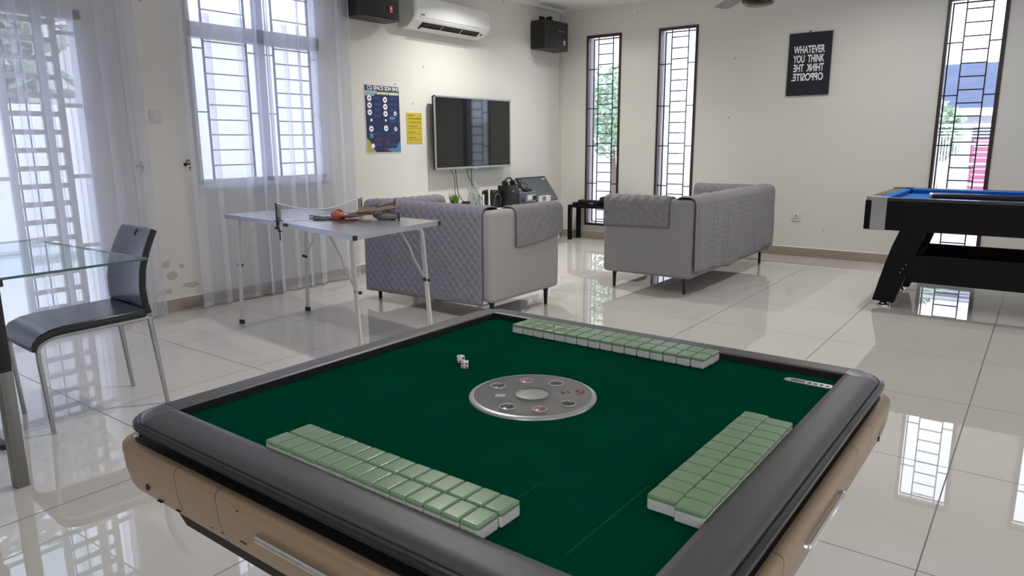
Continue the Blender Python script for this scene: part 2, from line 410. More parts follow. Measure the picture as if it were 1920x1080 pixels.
# slim windows on the back wall
def slim_window(i, a, b):
    fr = .028; zt, zb = WZ1, WZ0
    bm = new()
    for q in ((a, a+fr, zb, zt), (b-fr, b, zb, zt), (a+fr, b-fr, zb, zb+fr), (a+fr, b-fr, zt-fr, zt)):
        box(bm, q[0], q[1], -.012, .05, q[2], q[3])
    o = struct('window_%d' % i, bm, 'wframe', smooth=0)
    # outer jamb lining and the slim inner sash
    bm = new()
    box(bm, a-.001, a+.012, .05, T+.02, zb, zt); box(bm, b-.012, b+.001, .05, T+.02, zb, zt)
    obj('outer_jamb', bm, 'jamb', parent=o, smooth=0)
    bm = new(); box(bm, a+.028, a+.040, .11, .13, zb+.03, zt-.03); box(bm, b-.040, b-.028, .11, .13, zb+.03, zt-.03); box(bm, a+.03, b-.03, .11, .13, zt-.042, zt-.03); box(bm, a+.03, b-.03, .11, .13, zb+.03, zb+.042)
    obj('sash', bm, 'grille', parent=o, smooth=0)
    g = .0056
    bm = new()
    l0, l1 = a+.150, a+.352
    for x in (l0, l1): box(bm, x-g, x+g, .022, .030, zb+fr, zt-fr)
    z = 2.378
    while z > zb+.06:
        box(bm, l0, l1, .0235, .0285, z-g, z+g); z -= .1183
    for z in (2.09, 1.62, 1.165, .70):
        box(bm, a+fr, l0, .0235, .0285, z-g, z+g); box(bm, l1, b-fr, .0235, .0285, z-g, z+g)
    obj('security_grille', bm, 'grille', parent=o, smooth=0)
    bm = new(); box(bm, a+.04, b-.04, .118, .122, zb+.04, zt-.04); obj('pane', bm, 'pane', parent=o, smooth=0)
for i, (a, b) in enumerate(SLIM): slim_window(i+1, a, b)

# big window on the left wall (behind the sheer curtain)
def big_window():
    a, b, z0, z1 = WINA; f = .03
    bm = new()
    for q in ((a, a+f, z0, z1), (b-f, b, z0, z1), (a, b, z0, z0+.035), (a, b, z1-f, z1), (a, b, 1.99, 2.10), (-4.40, -4.34, z0, z1)):
        box(bm, -.06, .008, q[0], q[1], q[2], q[3])
    o = struct('window_6', bm, 'lframe', smooth=0)
    bm = new(); box(bm, -.03, .012, a-.012, a+.004, z0, z1); obj('frame_seal', bm, 'aframe', parent=o, smooth=0)
    bm = new(); box(bm, -.16, .05, a-.02, b+.02, z0-.03, z0); obj('window_sill', bm, 'white_pl2', parent=o, smooth=0)
    g = .005; bm = new()
    for l0, l1 in ((-4.85, -4.49), (-4.24, -3.885)):
        for y in (l0, l1): box(bm, -.028, -.016, y-g*1.4, y+g*1.4, z0, z1)
        for z in (2.38, 2.198, 1.973, 1.858, 1.742, 1.628, 1.514, 1.403, 1.292, 1.177, 1.061): box(bm, -.026, -.018, l0, l1, z-g, z+g)
    for z in (1.92, 1.46):
        for y0, y1 in ((a, -4.85), (-4.49, -4.24), (-3.885, b)): box(bm, -.026, -.018, y0, y1, z-g, z+g)
    obj('security_grille', bm, 'grille', parent=o, smooth=0)
    bm = new()
    box(bm, -.052, -.048, a+f, -4.40, z0+.03, 1.99); box(bm, -.052, -.048, -4.34, b-f, z0+.03, 1.99); box(bm, -.052, -.048, a+f, -4.40, 2.10, z1-f); box(bm, -.052, -.048, -4.34, b-f, 2.10, z1-f)
    obj('pane', bm, 'pane', parent=o, smooth=0)
big_window()
# sliding door with its grille
def sliding_door():
    a, b, z0, z1 = DOOR; f = .045
    bm = new()
    for q in ((a, a+f, z0, z1), (b-f, b, z0, z1), (a, b, z0, .05), (a, b, z1-.06, z1), (-6.78, -6.70, z0, z1)):
        box(bm, -.10, .006, q[0], q[1], q[2], q[3])
    o = struct('door_1', bm, 'lframe', smooth=0)
    bm = new(); g = .016
    for l0, l1, l2 in ((-6.19, -5.955, -5.865), (-7.25, -7.02, -6.93)):
        for y, ww in ((l0, .022), (l1, .028), (l2, .020)): box(bm, -.045, -.02, y-ww, y+ww, .05, z1-.06)
        z = 1.984
        while z > .1: box(bm, -.043, -.022, l0, l2, z-g, z+g); z -= .1132
        for z in (1.925, 1.475, 1.02, .56): box(bm, -.043, -.022, l2, (b if l0 > -6.5 else -6.75), z-g*.8, z+g*.8); box(bm, -.043, -.022, (-6.70 if l0 > -6.5 else a), l0, z-g*.8, z+g*.8)
    obj('security_grille', bm, 'white_pl2', parent=o, smooth=0)
    bm = new()
    for y in (-6.14, -6.05, -7.15, -7.08): box(bm, -.075, -.068, y-.004, y+.004, .05, z1-.06)
    obj('grille_rod', bm, 'aframe', parent=o, smooth=0)
    bm = new(); box(bm, -.088, -.084, a+f, -6.78, .05, z1-.06); box(bm, -.088, -.084, -6.70, b-f, .05, z1-.06)
    obj('pane', bm, 'pane', parent=o, smooth=0)
sliding_door()
# unseen windows added to the right and front walls to bring fill daylight
k = 7
for s0, s1, z0, z1 in RW_FILL:
    bm = new()
    for q in ((s0, s0+.04, z0, z1), (s1-.04, s1, z0, z1), (s0, s1, z0, z0+.04), (s0, s1, z1-.04, z1), ((s0+s1)/2-.02, (s0+s1)/2+.02, z0, z1)): box(bm, RX-.005, RX+.05, q[0], q[1], q[2], q[3])
    o = struct('window_%d' % k, bm, 'wframe', smooth=0); k += 1
    bm = new(); box(bm, RX+.02, RX+.024, s0+.04, s1-.04, z0+.04, z1-.04); obj('pane', bm, 'pane', parent=o, smooth=0)
for s0, s1, z0, z1 in FW_FILL:
    bm = new()
    for q in ((s0, s0+.04, z0, z1), (s1-.04, s1, z0, z1), (s0, s1, z0, z0+.04), (s0, s1, z1-.04, z1), ((s0+s1)/2-.02, (s0+s1)/2+.02, z0, z1)): box(bm, q[0], q[1], RY-.05, RY+.005, q[2], q[3])
    o = struct('window_%d' % k, bm, 'wframe', smooth=0); k += 1
    bm = new(); box(bm, s0+.04, s1-.04, RY-.024, RY-.02, z0+.04, z1-.04); obj('pane', bm, 'pane', parent=o, smooth=0)

# ------------------------------------------------------------------ downlights
for i, (x, y, p) in enumerate(LAMPS):
    t = thing('downlight', 'recessed downlight', 'light', (x, y, H), 0, 'ceiling downlights')
    t['label'] = ['round recessed downlight in the ceiling in front of the wall mounted television', 'round recessed downlight in the ceiling by the corner speaker', 'round recessed downlight in the ceiling near the black quote poster', 'unseen fill downlight added in the ceiling over the pool table', 'unseen fill downlight added in the ceiling between pool table and mahjong table', 'unseen fill downlight added in the ceiling by the right wall', 'round recessed downlight in the ceiling behind the camera', 'unseen fill downlight added in the right corner behind the camera', 'unseen fill downlight added in the left corner behind the camera', 'unseen fill downlight added over the floor between folding table and mahjong table'][i]
    bm = new(); lathe(bm, [(.0, -.004), (.088, -.004), (.098, -.010), (.104, -.006), (.104, 0), (.0, 0)], n=32); obj('lamp_ring', bm, 'white_pl', t)
    bm = new(); lathe(bm, [(.0, -.0075), (.084, -.0075), (.084, -.004), (0, -.004)], n=32); obj('lamp_lens', bm, 'lampglow', t)
    l = bpy.data.lights.new('lamp_light', 'AREA'); l.shape = 'DISK'; l.size = .15; l.energy = p; l.color = (1, .985, .955); l.spread = 2.8 if i == 2 else 2.35
    lo = bpy.data.objects.new('lamp_light', l); COL.objects.link(lo); lo.parent = t; lo.location = (0, 0, -.012)

# ------------------------------------------------------------------ sheer curtains
def curtain(name, label, y0, y1, x0, z0, z1, waves, seed, mt, flare=0):
    t = thing(name, label, 'curtain', (x0, (y0+y1)/2, z0), 0, 'sheer curtains')
    W = y1-y0
    def f(u, v):
        uu = u + .006*nz(u*7, v*1.5, seed)
        fr = waves*(uu+.035*math.sin(uu*9+seed)+.02*math.sin(uu*23+seed*2))
        a = .046*(.65+.5*nz(u*6, 0, seed+5))*(1+.25*nz(u*9, v*2, seed))
        ph = 2*PI*fr
        x = a*(math.sin(ph)+.15*math.sin(2*ph+1.1+seed))
        y = (uu-.5)*W + .62*a*math.sin(2*ph+.3) + flare*(1-v)*(uu-.5)
        z = v*(z1-z0)+.010*nz(u*14, 0, seed+9)*(1-v)
        return (x, y, z)
    bm = new(); gridsurf(bm, f, 420, 14); o = obj('cloth', bm, mt, t, smooth=80)
    def fh(u, v):
        x, y, z = f(u, 0); return (x*1.02, y, z+.0+.035*v)
    bm = new(); gridsurf(bm, fh, 420, 1); obj('hem', bm, 'sheer2', t, smooth=80)
    bm = new(); tube(bm, [(0, -W/2-.05, z1-z0+.012), (0, W/2+.05, z1-z0+.012)], .011, 10); obj('curtain_rod', bm, 'white_pl', t)
    return t
curtain('sheer_curtain', 'white sheer curtain hanging over the grilled window behind the folding table', -5.10, -3.545, .095, .012, 2.66, 9.5, 1.7, 'sheer')
curtain('sheer_curtain', 'white sheer curtain hanging over the sliding door behind the glass table', -7.9, -5.42, .095, .012, 2.60, 14, 4.2, 'sheer', .06)
# tieback hooks
for y, z, lab in ((-5.436, 1.073, 'black scrolled tieback hook on the wall beside the sliding door curtain'), (-5.085, 1.077, 'black scrolled tieback hook on the wall beside the window curtain')):
    t = thing('tieback_hook', lab, 'hook', (0, y, z), 0, 'curtain tieback hooks')
    bm = new(); lathe(bm, [(0, 0), (.013, 0), (.013, .004), (0, .005)], n=16, mtx=Matrix.Rotation(PI/2, 4, 'Y')); obj('backplate', bm, 'black_metal', t)
    bm = new(); tube(bm, arc([(.004, 0, 0), (.06, 0, 0), (.07, 0, .02), (.055, 0, .035)], .015), .0035, 8)
    for k in range(7):
        a = k*.9; bmesh.ops.create_icosphere(bm, subdivisions=1, radius=.006, matrix=Matrix.Translation((.05+.012*math.cos(a), .014*math.sin(a), -.022+.009*k)))
    tube(bm, [(.05, 0, -.02), (.052, .006, -.045)], .003, 6)
    obj('scroll', bm, 'black_metal', t)
# light switch, socket
t = thing('light_switch', 'white wall switch plate between the two sheer curtains', 'switch', (0, -5.272, 1.418))
bm = new(); box(bm, 0, .009, -.043, .043, -.043, .043, bev=.003); obj('plate', bm, 'white_pl2', t)
bm = new(); box(bm, .009, .0125, -.030, .030, -.027, .027, bev=.0015); obj('rocker', bm, 'white_pl2', t)
t = thing('wall_socket', 'white power socket low on the back wall between sofa and pool table', 'socket', (3.01, 0, .415))
bm = new(); box(bm, -.043, .043, -.010, 0, -.043, .043, bev=.003); obj('plate', bm, 'white_pl2', t)
bm = new(); box(bm, -.006, .006, -.0108, -.009, .008, .022); box(bm, -.020, -.008, -.0108, -.009, -.016, -.010); box(bm, .008, .020, -.0108, -.009, -.016, -.010); obj('socket_holes', bm, 'vent', t)
bm = new(); box(bm, .016, .030, -.0125, -.009, .014, .032); obj('rocker', bm, 'white_pl', t)
# peeling patches low on the left wall
wl = bpy.data.objects['wall_left']
bm = new()
for (y, z, ry_, rz_, s) in ((-5.31, .36, .035, .028, 1), (-5.36, .30, .018, .022, 2), (-5.27, .27, .05, .03, 3), (-5.34, .155, .07, .018, 4), (-5.13, .18, .07, .022, 5), (-5.19, .33, .02, .018, 6)):
    n = 22; c = bm.verts.new((.0012, y, z)); ring = []
    for k_ in range(n):
        a = 2*PI*k_/n; r = 1+.45*nz(math.cos(a)*1.6, math.sin(a)*1.6, s*3.3)
        ring.append(bm.verts.new((.0008, y+ry_*r*math.cos(a), z+rz_*r*math.sin(a))))
    for k_ in range(n): bm.faces.new((c, ring[k_], ring[(k_+1) % n]))
o = obj('peeling_patch', bm, 'scuff', wl); o['kind'] = 'structure'

# ------------------------------------------------------------------ mahjong table
MT = (4.41566, -6.91963, 0); MR = -.010329
mj = thing('mahjong_table', 'automatic mahjong table with green felt, grey padded rim and gold sides', 'table', MT, MR)
IN = .4375
bm = new(); box(bm, -IN-.004, IN+.004, -IN-.004, IN+.004, .745, .765); felt = obj('felt_surface', bm, 'felt', mj, smooth=0)
# seams pressed in the felt
RIMP = [(0, .7655), (0, .7785), (.0015, .7797), (.012, .7800), (.040, .7800), (.051, .7785), (.0575, .7755), (.0605, .7715), (.0608, .7680)]
TRIM = [(.0600, .7660), (.0608, .7705), (.0640, .7720), (.0690, .7714), (.0712, .7695), (.0717, .7655), (.0700, .7645), (.0700, .7635), (.0712, .7625), (.0700, .7602), (.0300, .7600)]
def rotz(p, q):
    c, s = [(1, 0), (0, 1), (-1, 0), (0, -1)][q]; return (p[0]*c-p[1]*s, p[0]*s+p[1]*c, p[2])
def rail_bm(prof, q, x0, x1, nseg=1, close=True):
    bm = new(); rows = []
    for i in range(nseg+1):
        x = x0+(x1-x0)*i/nseg
        rows.append([bm.verts.new(rotz((x, -(IN+d), z), q)) for d, z in prof])
    for a, b in zip(rows, rows[1:]):
        for k in range(len(prof)-1): bm.faces.new((a[k], a[k+1], b[k+1], b[k]))
    return bm
def corner_bm(prof, q, n=12, a0=0, a1=PI/2, bm=None):
    bm = bm or new(); rows = []
    for i in range(n+1):
        a = a0+(a1-a0)*i/n
        rows.append([bm.verts.new(rotz((IN+d*math.sin(a), -(IN+d*math.cos(a)), z), q)) for d, z in prof])
    for A, B in zip(rows, rows[1:]):
        for k in range(len(prof)-1):
            vs_ = [A[k], A[k+1], B[k+1], B[k]]
            bm.faces.new(vs_)
    return bm
g = .0007
for q in range(4):
    obj('padded_rail', rail_bm(RIMP, q, -IN+g, IN-g), 'pad', mj, smooth=50)
    obj('corner_cap', corner_bm(RIMP, q), 'cap', mj, smooth=50)
bm = new()
for q in range(4):
    r = rail_bm([(-.0008, .7652), (-.0008, .7782), (.002, .7782)], q, -IN+.0008, IN-.0008); me = bpy.data.meshes.new('t'); r.to_mesh(me); bm.from_mesh(me); r.free()
obj('inner_lining', bm, 'matte_black', mj, smooth=0)
bm = new()
for q in range(4):
    r = rail_bm(TRIM, q, -IN, IN); me = bpy.data.meshes.new('t'); r.to_mesh(me); bm.from_mesh(me); r.free()
    corner_bm(TRIM, q, bm=bm)
bmesh.ops.remove_doubles(bm, verts=bm.verts, dist=1e-5); obj('edge_trim', bm, 'gloss_black', mj, smooth=30)
bm = new(); box(bm, -.468, .468, -.468, .468, .715, .7605, bev=.02); prism(bm, [(sx*(.455+.047*math.cos(a)), sy*(.455+.047*math.sin(a))) for sx, sy, a in [((1, 1, PI/2*k/6) if q == 0 else (-1, 1, PI/2*(6-k)/6) if q == 1 else (-1, -1, PI/2*k/6) if q == 2 else (1, -1, PI/2*(6-k)/6)) for q in range(4) for k in range(7)]], lambda a, b, t: (a, b, t), .728, .7372); obj('recess_frame', bm, 'matte_black', mj)
for sx in (-1, 1):
    for sy in (-1, 1):
        bm = new(); lathe(bm, [(0, .732), (.010, .732), (.010, .736), (.006, .739), (.006, .750), (0, .750)], c=(sx*.485, sy*.485, 0), n=16); obj('corner_stud', bm, 'chrome', mj)
# gold sides: profile (half-size, z)
GP = [(.470, .7345), (.502, .7360), (.512, .7350), (.5165, .7305), (.5175, .7220), (.5150, .690), (.5085, .660), (.5010, .6450), (.480, .6410)]
def side_bm(q, x0, x1):
    bm = new(); rows = []
    for x in (x0, x1): rows.append([bm.verts.new(rotz((x, -d, z), q)) for d, z in GP])
    for k in range(len(GP)-1): bm.faces.new((rows[0][k], rows[0][k+1], rows[1][k+1], rows[1][k]))
    n = len(GP)
    bm.faces.new(rows[0]); bm.faces.new(rows[1][::-1])
    return bm
def corner_side(q):
    bm = new(); rows = []; cr = .046
    c0 = GP[0][0]
    rows = [[bm.verts.new(rotz((.3125, -d, z), q)) for d, z in GP]]
    N = 10
    for i in range(N+1):
        a = (PI/2)*i/N
        row = []
        for d, z in GP:
            r = max(.006, cr+(d-.5175)); cx = d-r
            row.append(bm.verts.new(rotz((cx+r*math.sin(a), -(cx+r*math.cos(a)), z), q)))
        rows.append(row)
    rows.append([bm.verts.new(rotz((d, -.3125, z), q)) for d, z in GP])
    for A, B in zip(rows, rows[1:]):
        for k in range(len(GP)-1): bm.faces.new((A[k], A[k+1], B[k+1], B[k]))
    bm.faces.new(rows[0]); bm.faces.new(rows[-1][::-1])
    return bm
for q in range(4):
    obj('corner_panel', corner_side(q), 'gold', mj, smooth=45)
    for a, b in ((-.3105, -.1965), (.1965, .3105)): obj('side_panel', side_bm(q, a, b), 'gold', mj, smooth=45)
    dr = obj('drawer_front', side_bm(q, -.1945, .1945), 'gold', mj, smooth=45)
    bm = new(); pts = [rotz((x, -d, .6985), q) for x, d in ((-.0935, .513), (-.0925, .522), (.0925, .522), (.0935, .513))]
    tube(bm, arc(pts, .006, 3), .0042, 8); obj('drawer_handle', bm, 'chrome', dr)
    for sx in (-1, 1):
        bm = new(); M4 = Matrix.Rotation(PI/2, 4, 'X'); lathe(bm, [(0, 0), (.0055, 0), (.0055, .002), (0, .002)], n=14, mtx=M4)
        for v in bm.verts: v.co = rotz((v.co.x+sx*.415, v.co.y-.5118, v.co.z+.672), q)
        obj('screw_hole', bm, 'matte_black', mj)
# embossed badge at the right hand corner and scratches in the gold paint
bm = new()
for k in range(3): box(bm, .5135, .5165, .4000+k*.015, .4110+k*.015, .684, .712, bev=.002)
obj('embossed_badge', bm, 'gold', mj)
bm = new()
for x, z, wd, hh in ((-.150, .668, .016, .0016), (-.205, .6625, .010, .0014), (-.232, .661, .007, .0012), (-.142, .7215, .006, .0012), (-.395, .6525, .014, .0012), (-.335, .655, .012, .001), (-.137, .664, .009, .0012)):
    d = .5177 if z > .7 else .5107 if z > .6665 else .5088
    box(bm, x, x+wd, -d-.0006, -d+.004, z, z+hh)
obj('paint_chips', bm, 'matte_black', mj, smooth=0)
# chassis and pedestal
bm = new()
prism(bm, [(-.365, .642), (.365, .642), (.335, .622), (-.335, .622)], lambda a, b, t: (a, t, b), -.494, .494)
prism(bm, [(-.365, .642), (.365, .642), (.335, .622), (-.335, .622)], lambda a, b, t: (t, a, b), -.494, .494)
box(bm, -.46, .46, -.46, .46, .640, .73); obj('chassis', bm, 'matte_black', mj)
bm = new(); box(bm, -.17, .17, -.17, .17, .10, .58, bev=.02); obj('pedestal', bm, 'gold', mj)
bm = new(); box(bm, -.33, .33, -.33, .33, .03, .10, bev=.02); obj('base_plate', bm, 'gloss_black', mj)
for sx in (-1, 1):
    for sy in (-1, 1):
        bm = new(); lathe(bm, [(0, 0), (.022, 0), (.022, .03), (0, .03)], c=(sx*.27, sy*.27, 0), n=16); obj('foot', bm, 'matte_black', mj)
# centre console disc
cx, cy = -.004, .009
disc = thing('tmp', None, None); bpy.data.objects.remove(disc)
bm = new(); lathe(bm, [(0, .765), (.117, .765), (.117, .767), (.114, .7685), (.1095, .7690), (.1090, .7688), (0, .7688)], c=(cx, cy, 0), n=72); disc = obj('control_console', bm, 'disc', mj, smooth=25)
bm = new(); lathe(bm, [(.1095, .7690), (.1095, .7700), (.1140, .7698), (.1180, .7680), (.1190, .7652), (.1095, .7652)], c=(cx, cy, 0), n=72); obj('console_ring', bm, 'disc_edge', disc, smooth=25)
bm = new(); lathe(bm, [(0, .7698), (.0275, .7698), (.0300, .7694), (.0315, .7702), (.0325, .7688), (.0325, .768), (0, .768)], c=(cx, cy, 0), n=48); obj('dice_window', bm, 'silver_btn', disc, smooth=25)
bm = new(); tube(bm, [(cx+.0315*math.cos(2*PI*k/48), cy+.0315*math.sin(2*PI*k/48), .7698) for k in range(48)], .0010, 6, closed=True); obj('dice_window_rim', bm, 'btn_black', disc)
for ang, r, mm in ((0, .078, 'btn_black'), (90, .078, 'btn_black'), (180, .082, 'btn_black'), (270, .077, 'btn_black'), (135, .078, 'btn_red'), (-45, .075, 'btn_red')):
    a = math.radians(ang); px, py = cx+r*math.cos(a), cy+r*math.sin(a); R = .0145 if mm == 'btn_black' else .0125
    bm = new(); lathe(bm, [(R-.0015, .7688), (R-.0008, .7702), (R+.0004, .7701), (R+.0010, .7688)], c=(px, py, 0), n=28); b = obj('button_bezel', bm, 'disc_edge' if mm == 'btn_black' else 'silver_btn', disc)
    bm = new(); lathe(bm, [(0, .7708), (R*.45, .7704), (R-.002, .7692), (R-.002, .7686), (0, .7686)], c=(px, py, 0), n=28); obj('button', bm, mm, disc)
def flatquad(bm, x, y, w_, h_, ang, z0=.7688, z1=.7692):
    m4 = Matrix.Translation((x, y, 0)) @ Matrix.Rotation(ang, 4, 'Z'); box(bm, -w_/2, w_/2, -h_/2, h_/2, z0, z1, mtx=m4)
bm = new(); flatquad(bm, cx+.042, cy+.045, .016, .014, PI/4); obj('display_window', bm, 'btn_black', disc, smooth=0)
bm = new(); flatquad(bm, cx+.045, cy+.045, .004, .010, PI/4, .7692, .7694); flatquad(bm, cx+.039, cy+.047, .003, .008, PI/4, .7692, .7694); obj('display_digit', bm, 'led_red', disc, smooth=0)
bm = new(); flatquad(bm, cx-.045, cy-.040, .019, .015, PI/4-.1); obj('silver_label', bm, 'silver_btn', disc, smooth=0)
bm = new()
for dx, dy, ww, hh, aa in ((.060, .068, .016, .005, .2), (.067, .058, .016, .005, .2), (.061, .062, .004, .018, .2), (.070, .064, .004, .014, .2), (.072, .050, .010, .004, .2)): flatquad(bm, cx+dx, cy+dy, ww, hh, aa+PI/4)
obj('pink_lettering', bm, 'btn_red', disc, smooth=0)
# name plate on the far right of the felt
bm = new(); prism(bm, [(.340+.0, .380), (.348, .3735), (.425, .3725), (.431, .379), (.431, .3905), (.424, .3960), (.352, .3965), (.343, .392)], lambda a, b, t: (a, b, t), .765, .7668); pl = obj('name_plate', bm, 'silver_btn', mj, smooth=0)
bm = new()
for k in range(4): box(bm, .385+k*.011, .392+k*.011, .3795, .3865, .7667, .7672)
for k in range(5): box(bm, .353+k*.0055, .357+k*.0055, .3785, .389, .7667, .7671)
obj('plate_lettering', bm, 'btn_black', pl, smooth=0)
# faint crease lines in the felt
MC = mat('felt_crease', (.006, .095, .055), .9)
for (xa, ya, xb, yb) in ((.329, -.39, .329, -.18), (.205, -.315, .205, -.262)):
    bm = new(); vv = [bm.verts.new(q_) for q_ in ((xa-.0006, ya, .7652), (xa+.0006, ya, .7652), (xb+.0006, yb, .7652), (xb-.0006, yb, .7652))]; bm.faces.new(vv)
    obj('felt_crease', bm, MC, felt, smooth=0)

# ------------------------------------------------------------------ mahjong tiles
TW, TL, TH, TG = .0293, .0402, .0225, .0160
def tile_parts():
    a = new(); box(a, -TW/2, TW/2, -TL/2, TL/2, 0, TH, bev=.0033, seg=4)
    b = a.copy()
    bmesh.ops.bisect_plane(a, geom=a.verts[:]+a.edges[:]+a.faces[:], plane_co=(0, 0, TG), plane_no=(0, 0, 1), clear_outer=True)
    bmesh.ops.bisect_plane(b, geom=b.verts[:]+b.edges[:]+b.faces[:], plane_co=(0, 0, TG+.0001), plane_no=(0, 0, 1), clear_inner=True)
    for q, z in ((a, 1), (b, 2)):
        es = [e for e in q.edges if e.is_boundary]; bmesh.ops.contextual_create(q, geom=es)
    t = obj('mahjong_tile', a, 'tile_white', smooth=60, wn=True)
    g_ = obj('green_back', b, 'tile_green', t, smooth=60, wn=True)
    return t, g_
ORD = ['first', 'second', 'third', 'fourth', 'fifth', 'sixth', 'seventh', 'eighth', 'ninth', 'tenth', 'eleventh', 'twelfth', 'thirteenth', 'fourteenth', 'fifteenth', 'sixteenth']
t0, g0 = tile_parts(); first = True
mjm = Matrix.Translation(MT) @ Matrix.Rotation(MR, 4, 'Z')
def place_tile(u, v, rz, label, group):
    global first
    if first: t = t0; first = False
    else:
        t = t0.copy(); COL.objects.link(t); c = g0.copy(); COL.objects.link(c); c.parent = t
    p = mjm @ Vector((u, v, .7652)); t.location = p; t.rotation_euler = (0, 0, rz+MR+random.uniform(-.012, .012))
    tag(t, label, 'mahjong tile', group)
for j, (row, v, s0) in enumerate((('inner row', .3655, -.3080), ('outer row', .4070, -.3060))):
    for i in range(16): place_tile(s0+.0155+i*.0311, v+random.uniform(-.0006, .0006), 0, 'green mahjong tile, far wall, %s, %s from the left' % (row, ORD[i]), 'mahjong tiles in the far wall')
for j, (row, v, s0) in enumerate((('row by the rim', -.4140, -.1885), ('inner row', -.3725, -.1865))):
    for i in range(14): place_tile(s0+.0151+i*.0302, v+random.uniform(-.0006, .0006), 0, 'green mahjong tile, front left wall, %s, %s from the left' % (row, ORD[i]), 'mahjong tiles in the front left wall')
for j, (row, u, s0) in enumerate((('inner column', .3755, -.2430), ('column by the rim', .4160, -.2500))):
    for i in range(12): place_tile(u+random.uniform(-.0006, .0006), s0+.0150+i*.0299, PI/2, 'green backed mahjong tile, right wall, %s, %s from near end' % (row, ORD[i]), 'mahjong tiles in the right wall')
# dice
def die(u, v, rz, label, face):
    s = .0078
    p = mjm @ Vector((u, v, .7652))
    t = thing('die', label, 'dice', p, rz, 'dice on the felt')
    bm = new(); box(bm, -s, s, -s, s, 0, 2*s, bev=.0028, seg=3); obj('cube', bm, 'dice', t, smooth=60, wn=True)
    L2 = {1: [(0, 0)], 2: [(-.5, -.5), (.5, .5)], 3: [(-.5, -.5), (0, 0), (.5, .5)], 4: [(-.5, -.5), (.5, .5), (-.5, .5), (.5, -.5)], 6: [(-.5, -.6), (-.5, 0), (-.5, .6), (.5, -.6), (.5, 0), (.5, .6)]}
    bm = new(); bm2 = new()
    for (nm, num), fn in zip(face, (lambda a, b: ((a, b, 2*s), 'Z'), lambda a, b: ((a, -s, s+b), 'Y'), lambda a, b: ((s, a, s+b), 'X'))):
        for a, b in L2[num]:
            c, ax = fn(a*s*.95, b*s*.95)
            r = .0021 if num != 1 else .0030
            m4 = Matrix.Identity(4) if ax == 'Z' else Matrix.Rotation(PI/2, 4, 'X' if ax == 'Y' else 'Y')
            lathe(bm2 if num in (1, 4) and nm == 'r' else bm, [(0, -.0006), (r, -.0006), (r, .0004), (0, .0006)], c=c, n=12, mtx=m4)
    obj('pips', bm, 'pip', t, smooth=0)
    if len(bm2.verts): obj('red_pips', bm2, 'pip_red', t, smooth=0)
    else: bm2.free()
die(-.2175, .0640, .55, 'white die with six black pips, the nearer of the two on the green felt', (('k', 2), ('r', 4), ('k', 6)))
die(-.2500, .0880, .95, 'white die lying just behind the other die on the green felt', (('k', 2), ('k', 2), ('k', 3)))

# ------------------------------------------------------------------ sofas
def sofa(label, loc, rz, W, D, Hh, zb, group, arm=.12, m='sofa'):
    t = thing('sofa', label, 'sofa', loc, rz, group)
    bt = .15
    def slab(x0, x1, y0, y1, z0, z1, bv, nm, mm=m):
        bm = new(); box(bm, x0, x1, y0, y1, z0, z1, bev=bv, seg=4); return obj(nm, bm, mm, t, smooth=50, wn=True)
    slab(-W/2+arm*.9, W/2-arm*.9, -D/2+.005, -D/2+bt, zb, Hh, .035, 'backrest')
    slab(-W/2, -W/2+arm, -D/2, D/2, zb, Hh-.005, .035, 'armrest'); slab(W/2-arm, W/2, -D/2, D/2, zb, Hh-.005, .035, 'armrest')
    slab(-W/2+arm-.005, W/2-arm+.005, -D/2+bt-.01, D/2-.02, zb+.01, zb+.17, .01, 'seat_base')
    n = 2
    ww = (W-2*arm)/n
    for i in range(n):
        slab(-W/2+arm+i*ww+.003, -W/2+arm+(i+1)*ww-.003, -D/2+bt, D/2-.01, zb+.171, zb+.31, .035, 'seat_cushion')
    for sx in (-1, 1):
        for sy in (-1, 1):
            X, Y = sx*(W/2-.09), sy*(D/2-.08)
            bm = new()
            prism(bm, [(-.022, zb), (.060, zb), (.030, zb-.012), (.012, zb-.030), (.006, .0), (-.010, .0), (-.016, zb-.03)], lambda a, b, tt: (X-sx*(a-.015), Y+tt, b), -.010, .010)
            obj('leg', bm, 'black_metal', t, smooth=0)
    return t
def quilt_h(a, b, p=.075, amp=.006, diamond=True):
    if diamond: a, b = (a+b)/1.4142, (a-b)/1.4142
    return amp*(abs(math.sin(PI*a/p))*abs(math.sin(PI*b/p)))**.5
